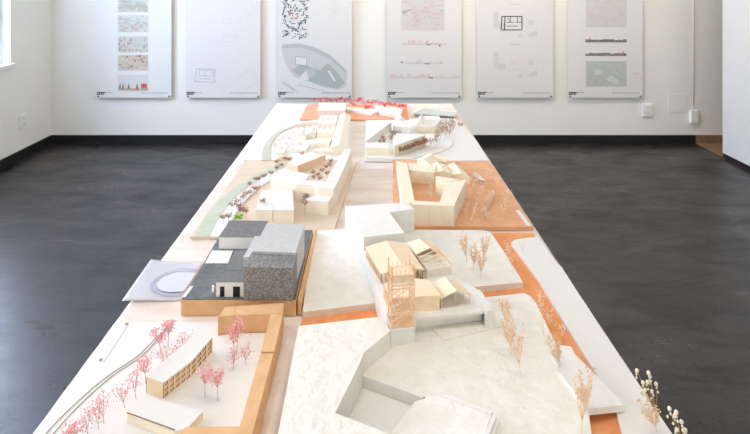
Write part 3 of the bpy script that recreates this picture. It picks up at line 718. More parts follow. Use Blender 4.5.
# brown trees along the river
RB = [(223, 221), (228.5, 220), (232, 209), (236.5, 204), (239, 209), (243, 199.5), (246, 196), (250, 186), (256, 181), (259, 182), (264, 178.5), (254, 190), (257, 192), (250, 194), (243, 214), (240, 212), (246, 215)]
for i, (x, y) in enumerate(RB):
    tree('brown', x, y + 3, hE + .004, random.uniform(.020, .028), .011, 'brown umbrella-shaped tree on the white river bank, %s counting from the grey model' % ORD[i], 'brown trees on the river bank')
for i, (x, y) in enumerate([(277, 171), (282, 168), (271, 176), (277, 165), (289, 162), (302, 156), (285, 161)]):
    tree('brown', x, y + 1.5, hE + .004 if i < 3 else hE, .022, .011, 'brown tree behind the courtyard building, %s from the river bend' % ORD[i], 'brown trees at the far end of the river')
for i, (x, y) in enumerate([(314, 178), (318, 175), (322, 171), (326, 167), (330, 165), (320, 179), (313, 173), (327, 174), (331, 161)]):
    tree('brown', x, y + 6, hE, .030, .010, 'brown tree inside the courtyard of the white-roofed building, %s from its front' % ORD[i], 'brown courtyard trees')
tree('brown', 305, 215, hE, .048, .014, 'tall brown tree standing free before the courtyard building')
tree('brown', 306, 205, hE, .036, .011, 'umbrella-crowned brown tree behind the tall free-standing one')
tree('brown', 263, 205, hE + .030, .015, .013, 'flat brown tree leaning over the left half of the double block')
mb = MB(); c = at(239, 219.5, hE + .004)
for k in range(14): mb.blob(c + V(random.uniform(-.011, .011), random.uniform(-.007, .007), random.uniform(.002, .012)), .004, 0, .35)
tag(mb.build('green_shrub', 'green'), 'bright green foam shrub behind the grey-roofed pavilion', 'shrub')

# ================================================== SITE F : far left, cream model
hFb = .009
bF = plate('model_board', [(243, 160), (349, 160), (353.5, 121), (277, 121)], hFb, .003, 'card_white', 'white model board with cream buildings at the far left of the table', 'model board')
curve_strip([(266, 160), (266, 150), (270, 141), (279, 132), (292, 126.5), (303, 124)], [.030, .022], hFb + .003, .0028, 'roadgrey', 'curved_road', bF)
gable('long cream ridge-roofed building along the right side of the far left model', (331, 147.5), (347.5, 148), (350.5, 116), (339.5, 115.5), .034, .046, hFb, 'cream', 'cream2')
bldg('flat white strip roof in front of the far left model', [(314, 148.3), (346.5, 147.6), (346.5, 150.5), (314, 151)], .022, hFb, 'cream2', 'card_white')
bldg('cream flat-roofed block with a pink tint, rearmost in the far left model', [(318, 123.5), (336, 123.5), (338, 115.5), (320, 115.5)], .036, hFb, 'cream2', 'cream2')
bldg('pale cream cross wing in the middle of the far left model', [(317, 133), (334, 133), (335, 127), (319, 127)], .034, hFb, 'cream', 'cream2')
bldg('low cream cross wing nearest the front of the far left model', [(314, 143), (329, 143), (332, 138), (316, 138)], .030, hFb, 'cream', 'cream2')
bldg('narrow white building along the rear edge of the far left model', [(294, 124.5), (319, 121), (319, 119.3), (296, 122.5)], .024, hFb, 'cream2', 'card_white')
gable('small cream house with pitched roof left in the far left model', (296, 136), (306, 137), (308, 131), (298, 130.5), .022, .030, hFb, 'cream', 'card_white')
gable('cream house with pitched roof beside the cross wings', (306, 134.5), (315, 135), (317, 129), (308, 128.5), .024, .032, hFb, 'cream', 'card_white')
bldg('low white block at the front of the far left model', [(292, 149), (306, 150), (311, 142), (298, 141)], .022, hFb, 'cream2', 'card_white')
bldg('tiny cream shed among pale pink trees at the left', [(276, 153), (284, 153), (286, 148), (278, 148)], .018, hFb, 'cream', 'card_white')
mb = MB(); mb.prism(PX([(275, 160), (289, 160), (292, 157), (280, 157)], hFb + .002), ZT + hFb + .0002, ZT + hFb + .002); tag(mb.build('rust_patch', 'orange2'), 'small rust-coloured patch at the front of the far left model', 'patch')
for i, (x, y) in enumerate([(275, 146), (279, 141), (283, 139), (286, 144), (290, 139), (281, 149), (288, 148), (293, 133), (298, 128), (303, 127), (310, 126), (313, 131), (292, 145), (301, 145)]):
    tree('pale', x, y + 3, hFb, .022, .009, 'pale pink wisp of a tree in the far left model, %s from its left edge' % ORD[i], 'pale pink trees of the far left model', small=True)
for i, (x, y) in enumerate([(323, 121.5), (328, 120), (333, 121), (320, 128), (325, 130), (330, 129)]):
    tree('pale', x, y + 5, hFb, .040, .008, 'pale pink tree between the far left cross wings, %s from the rear block' % ORD[i], 'pink trees between the cross wings', small=True)

# ================================================== SITE H : red-orange board at the far end
hH = .012
plate('model_board', [(300, 119.3), (409, 119.3), (406.5, 104.3), (307.5, 104.3)], hH, .003, 'redboard', 'red-orange model board at the far end of the table', 'model board')
bldg('square white block at the left of the red-orange board', [(318, 110.5), (345.5, 110.2), (346, 102.8), (319, 102.8)], .042, hH, 'foam', 'card_white')
bldg('low white annex in front of the square white block', [(324.5, 112.3), (345.5, 112.3), (345.5, 109.8), (325, 109.8)], .026, hH, 'foam', 'card_white')
bldg('long low white bar slanting over the middle of the red-orange board', [(346.5, 109.5), (372, 113.2), (382, 110), (372, 108.5), (347, 106.3)], .026, hH, 'foam', 'card_white')
bldg('white slab block at the right of the red-orange board', [(374.5, 105.5), (380, 111.3), (400.5, 114), (402.5, 109), (386, 105)], .034, hH, 'foam', 'card_white')
RT = [(314, 98), (320, 98.5), (326, 98), (331, 99), (337, 98.5), (341, 97), (345, 99), (349, 98), (352, 101), (356, 99), (359, 98.5), (361, 97), (364, 101.5), (368, 100.5), (372, 101), (376, 100), (380, 101.5), (384, 102.5), (388, 101.5), (391, 103), (395, 102.5), (399, 104), (402, 103.5), (405, 104.5), (369, 105.5), (366, 107), (354, 103.5), (385, 104)]
for i, (x, y) in enumerate(RT):
    by = min(y + 7, 112) if y < 105 else y + 5
    by = max(by, 105)
    b = at(x, by, hH); tree('red', x, by, hH, (by - y) * b.y / F, .014, 'red blossom tree on the red-orange board, %s from its left end' % ORD[i] if i < 24 else 'red blossom tree in front of the red row, %s of four scattered ones' % ORD[i - 24], 'red blossom trees at the far end', small=True)

# ================================================== SITE G : far right model
hG = .009
bG = plate('model_board', [(364, 160.5), (489, 160.5), (474, 137), (458, 122), (455, 118), (366, 119.5)], hG, .003, 'card_white', 'white model board at the far right of the table with rust-brown trees', 'model board')
curve_strip([(405, 158), (425, 154), (440, 150), (449, 145), (449, 140), (442, 138)], [.03, .018], hG + .004, .0038, 'foam', 'curved_ramp', bG)
mb = MB(); mb.slab(PX([(412, 113), (425, 108.3), (458, 112.7), (454.5, 116)], .022), .004)
tag(mb.build('glass_sheet', 'glassgreen'), 'grey-green translucent sheet at the far right corner of the models', 'sheet')
mb = MB(); mb.box(at(414, 113, .022).x, at(414, 113, .022).x + .12, at(440, 113, .018).y, at(440, 113, .018).y + .06, ZT + .0035, ZT + .0178)
tag(mb.build('foam_block', 'foam'), 'low white foam block under the grey-green sheet', 'block')
bldg('white wedge-shaped building at the left edge of the far right model', [(366.3, 121.5), (391.5, 122), (366.3, 141)], .045, hG, 'foam', 'card_white')
bldg('cream bar building at the front left of the far right model', [(366, 147.5), (388.5, 148), (387, 142.6), (366, 142.3)], .038, hG, 'cream', 'card_white')
bldg('slanting white bar with a hedge of brown trees along its front', [(394.3, 146), (425.5, 134.8), (397, 133), (393, 139.5)], .055, hG, 'cream', 'card_white')
gable('white gabled house behind the slanting bar', (393, 126), (410.5, 128), (408, 121.5), (393, 120.5), .036, .048, hG, 'foam', 'card_white', along='AB')
gable('small steep-roofed white house at the corner of the red-orange board', (396, 122), (406, 122.5), (403, 118), (395, 118), .036, .058, hG, 'foam', 'card_white')
rr = bldg('cream hall with a striped front and a small gable, by the glass sheet', [(417, 126), (435.5, 126), (440, 119.5), (420, 119)], .040, hG, 'cream', 'card_white')
f = at(417, 126, .040).y
for k in range(7):
    mb = MB(); x = (418.5 + k * 2.6 - CX) * f / F; mb.box(x, x + .003, f - .0025, f + .001, ZT + hG, ZT + .034); mb.build('pilaster', 'cream2', rr)
gable('narrow gabled house left of the cream hall', (417, 123), (423, 123), (424, 117.5), (419, 117.5), .046, .062, hG, 'foam', 'card_white')
bldg('long low white building behind the cream hall', [(424, 119.6), (441, 119.3), (439, 115.8), (424, 115.8)], .036, hG, 'foam', 'card_white')
bldg('low white kerb wall along the front of the far right model', [(366, 157.8), (416, 159.5), (410, 156.8), (366, 155.3)], .014, hG, 'foam', 'card_white')
for i, (x, y) in enumerate([(400, 152), (403, 151), (406, 150), (409, 149), (412, 148), (415, 147), (418, 146), (421, 145), (424, 144), (426.5, 143)]):
    tree('rust', x, y + 3.5, hG, .034, .010, 'brown tree in the hedge before the slanting bar, %s from its left end' % ORD[i], 'hedge of brown trees before the slanting bar', small=True)
for i, (x, y) in enumerate([(380, 142), (384, 141), (392, 134), (395, 133), (399, 134), (391, 138), (383, 138)]):
    tree('rust', x, y + 5, hG, .034, .009, 'rust tree in the court of the far right model, %s from the cream bar' % ORD[i], 'rust trees in the far right court', small=True)
for i, (x, y, bx, by) in enumerate([(438, 131, 434, 144), (441, 128, 440, 142), (443, 121, 443, 138), (447, 119, 447, 137), (451, 119, 450, 136), (453, 121, 453, 135), (446, 127, 445, 141), (450, 127, 449, 139), (437, 136, 437, 146), (432, 139, 430, 147), (461, 123, 459, 128)]):
    b = at(bx, by, hG); tree('rust', bx, by, hG, (by - y) * b.y / F * 1.1, .017, 'rust-brown leafy tree right of the cream hall, %s from the hedge' % ORD[i], 'rust-brown trees at the right of the far right model', lean=((x - bx) * b.y / F, 0), small=True)

# ================================================== SITE D : rust-orange board, cream perimeter block
hD = .014
plate('model_board', [(394, 226.5), (533.5, 226.5), (490, 161.5), (393, 160)], hD, .003, 'orange2', 'rust-orange model board with a cream courtyard block, right of the middle', 'model board')
mb = MB(); mb.slab([at(515.5, 210, hD + .001), at(519.5, 210, hD + .001), at(531.5, 225.8, hD + .001), at(527, 225.8, hD + .001)], .0008); lb = mb.build('name_label', 'paper')
tag(lb, 'white name strip on the right edge of the rust-orange board', 'label')
hd = .068
def dbl(label, px, h, wall='cream', roof='cream'): return bldg(label, px, h, hD, wall, roof)
dbl('narrow cream bar along the left side of the rust-orange board', [(402, 203.5), (415, 203), (407, 163.5), (396.5, 161)], .060)
rr = dbl('wide cream block closing the front of the courtyard block', [(412.5, 204.5), (454, 206), (455, 203), (413, 200.5)], .072)
f0 = at(412.5, 204.5, .072); f1 = at(454, 206, .072); q = f0.lerp(f1, .4)
mb = MB(); mb.bar(V(q.x, q.y - .0006, ZT + hD), V(q.x, q.y - .0006, ZT + .0715), .0012, .0012); mb.build('joint', 'wood_dark', rr)
dbl('right cream wing of the courtyard block', [(439.5, 202.3), (455.2, 202.6), (466, 180), (447, 182)], .072)
rr = dbl('small cream court building with square windows inside the courtyard block', [(435.5, 179), (446.5, 183), (448, 181.5), (460, 179.5), (436, 176)], .066)
A = at(435.5, 179, .066); B = at(446.5, 183, .066)
for i in range(3):
    for j in range(3):
        c = A.lerp(B, .2 + .3 * i); z = ZT + .028 + .012 * j; dd = (B - A).normalized()
        mb = MB(); mb.bar(V(c.x, c.y, z) - dd * .0025 - V(0, .0004, 0), V(c.x, c.y, z) + dd * .0025 - V(0, .0004, 0), .001, .006); mb.build('window', 'wood', rr)
dbl('rear cream wing of the courtyard block', [(409.5, 170), (434.5, 172.5), (436, 166), (408.5, 163)], .056)
gable('square cream house with pitched roof at the rear left of the rust-orange board', (417, 160), (430, 165.5), (438, 161), (426, 155.5), .050, .064, hD, 'cream', 'cream')
gable('cream house with pitched roof behind the square one', (433, 161), (446, 162), (443.5, 157.5), (430, 155), .044, .056, hD, 'cream', 'cream', along='AB')
gable('cream pitched-roof row house nearest the courtyard block', (434, 173.5), (452, 174.5), (446, 165.5), (429, 165.5), .044, .056, hD, 'cream', 'cream')
gable('cream pitched-roof row house at the right end of the rear row', (452.5, 175.5), (470.5, 178), (460, 167), (447, 165.5), .036, .048, hD, 'cream', 'cream')
mb = MB(); A, B = at(471, 220, hD + .001), at(478, 199, hD + .001); mb.bar(A, B, .0018, .0018); tag(mb.build('white_rod', 'whitebud'), 'thin white rod lying beside the courtyard block', 'rod')
r = thing('plastic_shelter', 'clear plastic shelter sheet lying behind the blossom trees on the rust-orange board', 'shelter', at(478, 177, hD))
mb = MB(); mb.slab([at(472, 173, hD + .012), at(476, 172.5, hD + .012), at(486, 180, hD + .012), at(481, 181, hD + .012)], .0008); mb.build('roof_sheet', 'clearplastic', r)
for p in ((472.5, 173.3), (475.8, 173), (481.2, 180.5), (485, 180)):
    mb = MB(); c = at(p[0], p[1], hD + .0112); mb.tube(V(c.x, c.y, ZT + hD), c, .0006); mb.build('post', 'whitebud', r)
r = thing('plastic_shelter', 'curved clear plastic strip standing among the blossom trees', 'shelter', at(490, 208, hD))
pts = PX([(492, 192), (494, 198), (490, 207), (486, 214), (484, 221)], hD)
mb = MB()
for a, b in zip(pts, pts[1:]): mb.slab([a + V(-.0004, 0, .012), b + V(-.0004, 0, .012), b + V(.0004, 0, .012), a + V(.0004, 0, .012)], .012)
mb.build('strip', 'clearplastic', r)
WB = [(459, 214), (461, 206), (464, 200), (466, 216), (468, 208), (470, 196), (473, 188), (475, 214), (478, 204), (480, 196), (476, 183), (482, 190), (484, 212), (487, 203), (491, 196), (487, 219), (470, 183), (465, 188)]
for i, (x, y) in enumerate(WB):
    tree('white', x, y + 2, hD, random.uniform(.020, .030), .008, 'tiny white-budded tree right of the courtyard block, %s from its front corner' % ORD[i], 'white-budded trees right of the courtyard block')
for i, (x, y) in enumerate([(503, 214), (506, 206), (509, 199), (497, 186), (490, 178)]):
    tree('white', x, y, hD, .032, .010, 'dry tan twig tree by the right edge of the rust-orange board, %s from the front' % ORD[i], 'twig trees by the right edge')
for i, (x, y) in enumerate([(430, 201), (431, 194), (432, 187), (428, 186)]):
    tree('white', x, y, hD, .034, .006, 'white-budded tree inside the cream courtyard, %s from the front' % ORD[i], 'white-budded trees in the cream courtyard')

# ================================================== SITE C : large white plaster model
hO = .008
plate('model_board', [(303, 314), (313.5, 232), (534, 233), (536, 240), (666, 434), (678, 452), (274, 452), (279, 434)], hO, .0035, 'orange',
      'orange base board under the large white plaster model', 'model board')
hU = .022
pu = MB(); pu.prism(PX([(302.5, 312), (313.5, 230), (345, 229.5), (484, 230), (490, 232), (494, 237), (508, 258), (523, 282), (478, 286.5), (440, 292), (382, 302)], hU), ZT + hO, ZT + hU)
tag(pu.build('terrain_slab', 'plaster'), 'rear white plaster terrain slab under the big white block', 'terrain')
hT = .029      # lower terrain
hP = .0635     # raised plateau on the left
# court and terrain
mb = MB(); mb.prism(PX([(345, 420), (361.6, 383), (372, 386), (412, 401), (430, 402), (430, 440), (380, 450), (330, 450)], .010), ZT + hO, ZT + .010)
tag(mb.build('court_floor', 'foam'), 'smooth grey-white sunken court floor in the plaster model', 'court floor')
tp = [(380, 331), (415, 322), (478, 298), (524, 293), (531, 296.5), (536, 303), (549, 330), (560, 352), (572, 380), (588, 408), (591.5, 434), (592, 452), (436, 452), (441, 420), (424.5, 396.5), (361.6, 373.6), (363, 352)]
mb = MB(); mb.prism(PX(tp, hT), ZT + hO, ZT + hT)
tag(mb.build('terrain_slab', 'plaster'), 'broad white plaster terrain with twig trees at the front right', 'terrain')
mb = MB(); mb.slab([at(361.6, 373.2, hT + .001), at(424, 395.3, hT + .001), at(423, 397.5, hT + .001), at(361.6, 375.5, hT + .001)], .0195); tag(mb.build('retaining_wall', 'foam'), 'straight pale retaining wall behind the sunken court', 'wall')
mb = MB(); mb.prism(PX([(298.5, 326), (380, 316.8), (390.5, 330.5), (364, 352.5), (358.5, 366), (335, 413), (390, 434), (430, 450), (430, 458), (273, 458), (278, 434)], hP), ZT + hO, ZT + hP)
tag(mb.build('terrain_plateau', 'plaster'), 'raised white plaster plateau left of the sunken court', 'terrain')
# sloping slab with stairs
r = thing('ramp_slab', 'sloping white plaster roof slab with steps right of the sunken court', 'ramp', at(450, 420, hT))
top = [at(415.6, 401, .030), at(442, 394, .034), at(492.4, 412, .040), at(484, 436, .040), at(380, 450, .024), at(388, 437, .024)]
mb = MB(); mb.slab(top, .020); mb.build('slab', 'plaster', r)
mb = MB(); mb.slab([at(442, 393, .037), at(493.5, 411.5, .043), at(491.5, 413.5, .043), at(441, 395, .037)], .012); mb.build('edge_kerb', 'foam', r)
for k in range(4):
    h = .042 - .0055 * k; x = 3.6 * k
    mb = MB(); mb.slab([at(493 + x, 413 + x * 1.05, h), at(496.2 + x, 416.5 + x * 1.05, h), at(487 + x, 440 + x, h), at(482.5 + x, 440 + x, h)], h - .018); mb.build('step', 'foam', r)
mb = MB(); mb.slab(PX([(432, 328.5), (474, 321.5), (500, 326), (443.5, 339.5)], hT + .003), .0028); tag(mb.build('stepped_slab', 'plaster'), 'low white step slab in front of the terrace wall', 'slab')
# right strip and wedge
mb = MB(); mb.prism(PX([(511, 243), (515, 239.5), (528, 237.5), (538, 237), (543, 243), (558, 265), (561, 266), (602, 330), (640, 386), (672, 434), (683, 452), (628, 452), (622, 434), (615, 407), (600, 380), (569, 330), (539, 281)], .014), ZT + hO, ZT + .014)
tag(mb.build('terrain_strip', 'card_white'), 'long white strip along the right table edge beside the orange road', 'terrain')
mb = MB(); mb.slab([at(560, 345, .034), at(571, 346.5, .034), at(575, 354, .034), at(601, 380, .032), at(624, 405, .026), at(588, 408.5, .034), at(557, 370, .036)], .011)
tag(mb.build('wedge_slab', 'foam'), 'smooth pale wedge-shaped slab across the orange road', 'slab')
mb = MB(); mb.bar(at(553, 358, hT + .002), at(585, 409, hT + .002), .003, .004); tag(mb.build('low_kerb', 'foam'), 'thin low kerb left of the wedge-shaped slab', 'kerb')

# white block
hW = .085
P = PX([(345, 206), (407, 202.3), (414.5, 209), (389.5, 212), (404.5, 232.6), (363.7, 237)], hW)
mb = MB(); mb.prism(P, ZT + hU, ZT + hW); o = mb.build('white_block', 'foam')
bv = o.modifiers.new('bevel', 'BEVEL'); bv.width = .0012; bv.segments = 2
tag(o, 'big white L-shaped foam block towering over the timber halls', 'model building')
# podium
hQ = .060
mb = MB(); mb.prism(PX([(363.5, 251), (405, 243), (440, 262), (452, 276), (476, 290.5), (484, 301), (481, 306), (415, 313), (415, 326.5), (391, 329.7), (381, 303)], hQ), ZT + hO, ZT + hQ - .005)
r = mb.build('podium', 'foam'); tag(r, 'white podium carrying the timber halls and the lattice tower', 'podium')
mb = MB(); mb.prism(PX([(363.5, 251), (405, 243), (440, 262), (452, 276), (479, 290), (490, 304), (491, 310.5), (415.3, 318), (415.3, 327.2), (390.6, 330.2), (380.6, 303)], hQ), ZT + hQ - .005, ZT + hQ); mb.build('terrace_slab', 'foam', r)
mb = MB(); mb.prism(PX([(478, 290), (480, 289), (494, 310.5), (486, 311.5), (484.5, 308.5), (491, 308)], hQ + .006), ZT + hT, ZT + hQ + .006); mb.build('end_pier', 'foam', r)
# white kerb left of the block
mb = MB(); mb.slab([at(343, 229, hU + .006), at(349, 229, hU + .006), at(382, 301, hU + .006), at(378, 301, hU + .006)], .006); tag(mb.build('low_plinth', 'foam'), 'white plinth strip left of the big foam block', 'plinth')

# timber hall
def timber_hall():
    he, hr = .083, .093
    BL, BR_, FL, FR = at(365, 247, he), at(405.5, 242.5, he), at(381, 274.3, he), at(424.5, 270, he)
    rb, rf = at(386, 240.5, hr), at(403, 266.5, hr)
    c = centre([BL, BR_, FL, FR]); r = thing('timber_hall', 'large timber hall with a shallow pitched roof and slatted walls before the white block', 'model building', (c.x, c.y, ZT + hQ))
    for pts, nm in (([BL, rb, rf, FL], 'roof'), ([rb, BR_, FR, rf], 'roof')):
        mb = MB(); mb.slab(pts, .0016); mb.build(nm, 'wood', r)
    inn = lambda p, k=.06: V(*(p.lerp(c, k).xy), 0)
    z0, z1 = ZT + hQ, ZT + he - .001
    a, b, d, e = inn(FL), inn(FR), inn(BR_), inn(BL)
    mb = MB()
    for p, q, nn in ((e, a, 11), (a, b, 12), (b, d, 9)):
        for k in range(nn + 1):
            s_ = p.lerp(q, k / nn); zt = z1 + (.009 * (1 - abs(k / nn - .5) * 2) if p is a else 0); mb.bar(V(s_.x, s_.y, z0), V(s_.x, s_.y, zt), .0014, .0014)
        mb.bar(V(p.x, p.y, z1), V(q.x, q.y, z1), .0016, .0016); mb.bar(V(p.x, p.y, z0 + .001), V(q.x, q.y, z0 + .001), .0016, .0016)
    mb.build('slatted_wall', 'wood_dark', r)
    mb = MB(); mb.prism([x.lerp(V(c.x, c.y, 0), .2) for x in (a, b, d, e)], z0, z1 - .002); mb.build('inner_walls', 'wood', r)
timber_hall()
# open-rafter house
def rafter_house():
    he, hr = .080, .094
    FL, FR, BR_, BL = at(427, 269.5, he), at(452, 265.5, he), at(441, 252, he), at(407, 243, he)
    r0, r1 = at(430.5, 247.5, hr), at(419, 238.5, hr); rf = at(447, 260.5, hr)
    c = centre([FL, FR, BR_, BL]); r = thing('rafter_house', 'timber house with bare open rafters right of the large hall', 'model building', (c.x, c.y, ZT + hQ))
    m1 = at(416, 254.5, he); m2 = at(442, 253, he)
    mb = MB(); mb.slab([BL, r1, r0, m1], .0015); mb.build('roof', 'wood', r)
    mb = MB(); mb.slab([r1, at(434, 243.5, he), m2, r0], .0015); mb.build('roof', 'wood', r)
    for k in range(5):
        u = k / 4; t_ = r0.lerp(rf, u)
        for e in (m1.lerp(FL, u), m2.lerp(FR, u)):
            mb = MB(); mb.bar(t_, e, .0013, .0013); mb.build('rafter', 'wood', r)
    mb = MB(); mb.bar(r0, rf, .0016, .0016); mb.bar(m1, FL, .0014, .0014); mb.bar(m2, FR, .0014, .0014); mb.build('ridge_and_plates', 'wood_dark', r)
    mb = MB()
    for p, q in ((FL, FR), (FR, m2), (m1, FL)):
        p = p.lerp(c, .05); q = q.lerp(c, .05); n = (q - p).cross(V(0, 0, 1)).normalized() * .001
        mb.prism([V(*(p + n).xy, 0), V(*(q + n).xy, 0), V(*(q - n).xy, 0), V(*(p - n).xy, 0)], ZT + hQ, ZT + he - .002)
    mb.prism([V(*x.lerp(c, .1).xy, 0) for x in (BL, m1, m2, at(434, 243.5, he))], ZT + hQ, ZT + he - .004)
    mb.build('walls', 'cream2', r)
rafter_house()
# low hall behind the tower
def low_hall():
    he = .090
    P = [at(384, 283.5, he), at(415, 278.5, he), at(429, 280.5, he), at(440.5, 295.5, he), at(413, 296.5, he), at(391, 298, he)]
    c = centre(P); r = thing('low_timber_hall', 'plain timber hall with a flat roof directly behind the lattice tower', 'model building', (c.x, c.y, ZT + hQ))
    mb = MB(); mb.prism([p.lerp(c, .03) for p in P], ZT + hQ, ZT + he - .0015); mb.build('walls', 'wood', r)
    mb = MB(); mb.prism(grow(P, .001), ZT + he - .0015, ZT + he); mb.build('roof', 'wood', r)
    mb = MB(); a, b = P[0], P[5]
    for k in range(8):
        s_ = a.lerp(b, k / 7); mb.bar(V(s_.x - .0008, s_.y, ZT + hQ), V(s_.x - .0008, s_.y, ZT + he - .002), .0012, .0012)
    mb.build('slats', 'wood_dark', r)
low_hall()
# right pavilion
def pavilion():
    he, hr = .080, .094
    FL, FR, BR_, BL = at(440.5, 299, he), at(471.5, 294, he), at(459.5, 283, he), at(429.5, 285, he)
    rf, rb = at(456.5, 290.5, hr), at(445, 276.8, hr)
    c = centre([FL, FR, BR_, BL]); r = thing('timber_pavilion', 'small open timber pavilion with pitched roof at the right end of the terrace', 'model building', (c.x, c.y, ZT + hQ))
    mb = MB(); mb.slab([BL, rb, rf, FL], .0015); mb.build('roof', 'wood', r)
    mb = MB(); mb.slab([rb, BR_, FR, rf], .0015); mb.build('roof', 'wood', r)
    for p in (FL, FR, BR_, rf, FL.lerp(BL, .5), FR.lerp(BR_, .5)):
        p = p.lerp(c, .1); mb = MB(); zt = ZT + he - .001 if p.z < ZT + .085 else ZT + hr - .004
        mb.bar(V(p.x, p.y, ZT + hQ), V(p.x, p.y, zt), .0013, .0013); mb.build('post', 'wood_dark', r)
    a, b = FL.lerp(c, .1), BL.lerp(c, .1); mb = MB()
    mb.prism([V(a.x, a.y, 0), V(a.x + .0015, a.y, 0), V(b.x + .0015, b.y, 0), V(b.x, b.y, 0)], ZT + hQ, ZT + he - .002)
    mb.prism([V(b.x, b.y - .0015, 0), V(BR_.lerp(c, .1).x, BR_.lerp(c, .1).y - .0015, 0), V(BR_.lerp(c, .1).x, BR_.lerp(c, .1).y, 0), V(b.x, b.y, 0)], ZT + hQ, ZT + he - .002)
    mb.build('walls', 'cream2', r)
    q = FR.lerp(rf, .35); mb = MB()
    for k in range(3): s_ = FR.lerp(rf, k * .15); mb.bar(s_, s_ + V(.001, -.006, -.001), .001, .001)
    mb.build('rafter_ends', 'wood_dark', r)
pavilion()
# lattice tower
def tower():
    b0 = at(392, 328.5, hQ); b1 = at(414, 326.2, hQ); dep = .034
    d = (b1 - b0); nrm = V(-d.y, d.x, 0).normalized() * dep
    c4 = [b0, b1, b1 + nrm, b0 + nrm]; H = .1165
    r = thing('lattice_tower', 'tall open timber lattice tower at the front corner of the podium', 'model tower', centre(c4))
    for i, p in enumerate(c4):
        mb = MB(); mb.bar(p, p + V(0, 0, H + (.002 if i > 1 else 0)), .0026, .0026); mb.build('corner_post', 'wood_dark', r)
    lv = [.002, .028, .054, .080, .098]
    for h in lv:
        mb = MB(); z = V(0, 0, h)
        for i in range(4): mb.bar(c4[i] + z, c4[(i + 1) % 4] + z, .0018, .0018)
        mb.build('floor_frame', 'wood_dark', r)
    mb = MB()
    for h0, h1 in zip(lv[:-1], lv[1:]):
        for i in range(4):
            p, q = c4[i], c4[(i + 1) % 4]
            mb.bar(p + V(0, 0, h0), q + V(0, 0, h1), .0010, .0010)
            for k in (.5,): s_ = p.lerp(q, k); mb.bar(s_ + V(0, 0, h0), s_ + V(0, 0, h1), .0009, .0009)
    mb.build('bracing', 'wood_dark', r)
    mb = MB()
    for h0, h1 in zip(lv[:-2], lv[1:]):
        a, b = (c4[0].lerp(c4[3], .35), c4[1].lerp(c4[2], .35))
        if int(h0 * 1000) % 2: a, b = b, a
        n_ = 7
        for k in range(n_): mb.bar(a.lerp(b, k / n_) + V(0, 0, h0 + (h1 - h0) * k / n_), a.lerp(b, k / n_) + V(0, .009, h0 + (h1 - h0) * k / n_), .003, .0008)
        mb.bar(a + V(0, 0, h0), b + V(0, 0, h1), .001, .001)
    mb.build('stairs', 'wood', r)
    mb = MB(); z = V(0, 0, .0985); mb.slab([p + z for p in c4], .0015); n3 = d.normalized() * .0012
    mb.slab([c4[0] + z + n3, c4[1] + z - n3, c4[1] + z - n3 + nrm * .04, c4[0] + z + n3 + nrm * .04], .014)
    mb.build('top_platform', 'wood', r)
    mb = MB(); z = V(0, 0, .001); mb.slab([p + V(0, 0, .0012) for p in c4], .0012); mb.build('base_plate', 'wood_dark', r)
    mb = MB()
    for i in range(4):
        for k in range(1, 5): s_ = c4[i].lerp(c4[(i + 1) % 4], k / 5); mb.bar(s_ + V(0, 0, .098), s_ + V(0, 0, .109), .0009, .0009)
    mb.build('parapet', 'wood_dark', r)
tower()
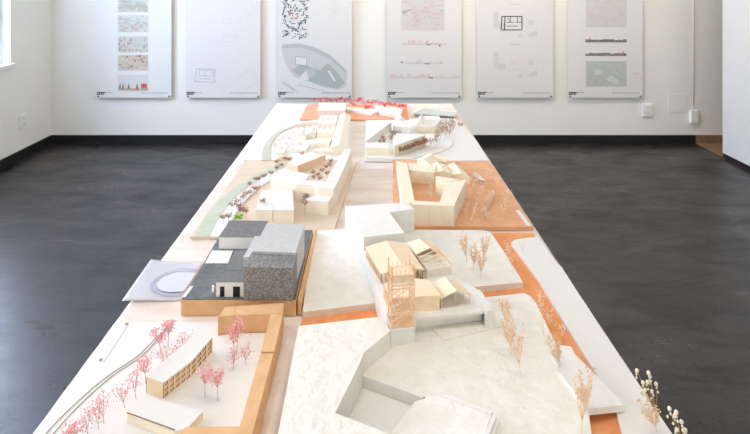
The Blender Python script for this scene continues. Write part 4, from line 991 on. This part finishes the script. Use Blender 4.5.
# twig trees of the plaster model
TW = [ # base px, py, h0, top y, spread, lean, label, kind
    (467, 263, hU, 234, .012, -4, 'tan twig tree rearmost on the rear plaster slab', 'twig'),
    (474, 271, hU, 245, .012, 0, 'tan twig tree in the middle of the group on the rear slab', 'twig'),
    (481, 279, hU, 248, .013, 1, 'tallest tan twig tree at the front of the rear slab', 'twig'),
    (483, 262, hU, 236, .012, 3, 'tan twig tree at the right of the group on the rear slab', 'twig'),
    (513, 273, hU, 250, .010, -4, 'faint pale twig tree near the right corner of the rear slab', 'white'),
    (508, 258, hU, 243, .008, -1, 'small white-budded tree at the rounded corner of the rear slab', 'white'),
    (523, 254, .014, 241, .010, -2, 'small pale twig tree on the far end of the right strip', 'white'),
    (541, 318, hO, 292, .012, 1, 'white-budded tree standing on the orange road at its crossing', 'white'),
    (549, 330, hO, 309, .010, -1, 'white-budded tree on the orange road before the crossing', 'white'),
    (562, 342, hO, 325, .010, 1, 'white-budded tree on the orange road just behind the wedge slab', 'white'),
    (509, 331, hT, 300, .014, -5, 'tan twig tree behind the largest one on the front terrain', 'twig'),
    (521, 375, hT, 326, .018, -8, 'largest tan twig tree, front terrain right of the terrace', 'twig'),
    (512, 355, hT, 316, .015, -5, 'tan twig tree close left of the largest one', 'twig'),
    (561, 369, hT, 338, .014, -8, 'dry twig tree at the left tip of the wedge slab', 'twig'),
    (546, 345, hT, 306, .012, -8, 'slim dry twig tree at the right rim of the front terrain', 'white'),
    (581, 436, hT, 372, .016, 5, 'tall tan twig tree before the wedge slab near the bottom edge', 'twig'),
    (584, 410, hT, 385, .012, -1, 'short tan twig tree beside the front corner of the wedge slab', 'twig'),
    (657, 432, .014, 405, .016, -8, 'pale tan twig tree on the right strip near the table corner', 'twig')]
for bx, by, h0, ty, sp, ln, lab, kd in TW:
    b = at(bx, by, h0); s_ = b.y / F
    tree(kd, bx, by, h0, (by - ty) * s_, sp, lab, 'twig trees of the plaster model', lean=(ln * s_, 0))
# budded dry stems at the right table edge
def buds(label, base, heads):
    b = at(*base, .014); s_ = b.y / F; r = thing('dried_flower_bunch', label, 'dried flowers', b)
    st = MB(); hd_ = []
    for k, (x, y) in enumerate(heads):
        e = b + V((x - base[0]) * s_, random.uniform(-.006, .006), (base[1] - y) * s_)
        m_ = b.lerp(e, .5) + V(random.uniform(-.002, .004), 0, 0)
        st.tube(b + V(random.uniform(-.002, .002), 0, 0), m_, .0007, .0006, 4); st.tube(m_, e, .0006, .0004, 4); hd_.append(e)
    st.build('stems', 'wheat', r)
    for e in hd_:
        q = MB(); q.blob(e, .0034, 0, .12, 1.15)
        for k in range(2): q.blob(e + V(random.uniform(-.003, .003), random.uniform(-.002, .002), -.006 - .006 * k), .0018, 0, .2, 1.3)
        q.build('bud', 'bud', r)
buds('dry cream-budded stems standing at the right table edge', (655, 411), [(638.5, 373), (649, 373.5), (642, 381), (651, 378), (644, 388), (648, 383), (651, 390), (646, 396), (656, 384), (641, 392)])
buds('dry cream-budded stems at the bottom right, nearest the table corner', (680, 452), [(671, 411), (674.5, 410), (675, 417), (680, 420), (682, 428), (687, 433), (677, 430), (690, 438)])
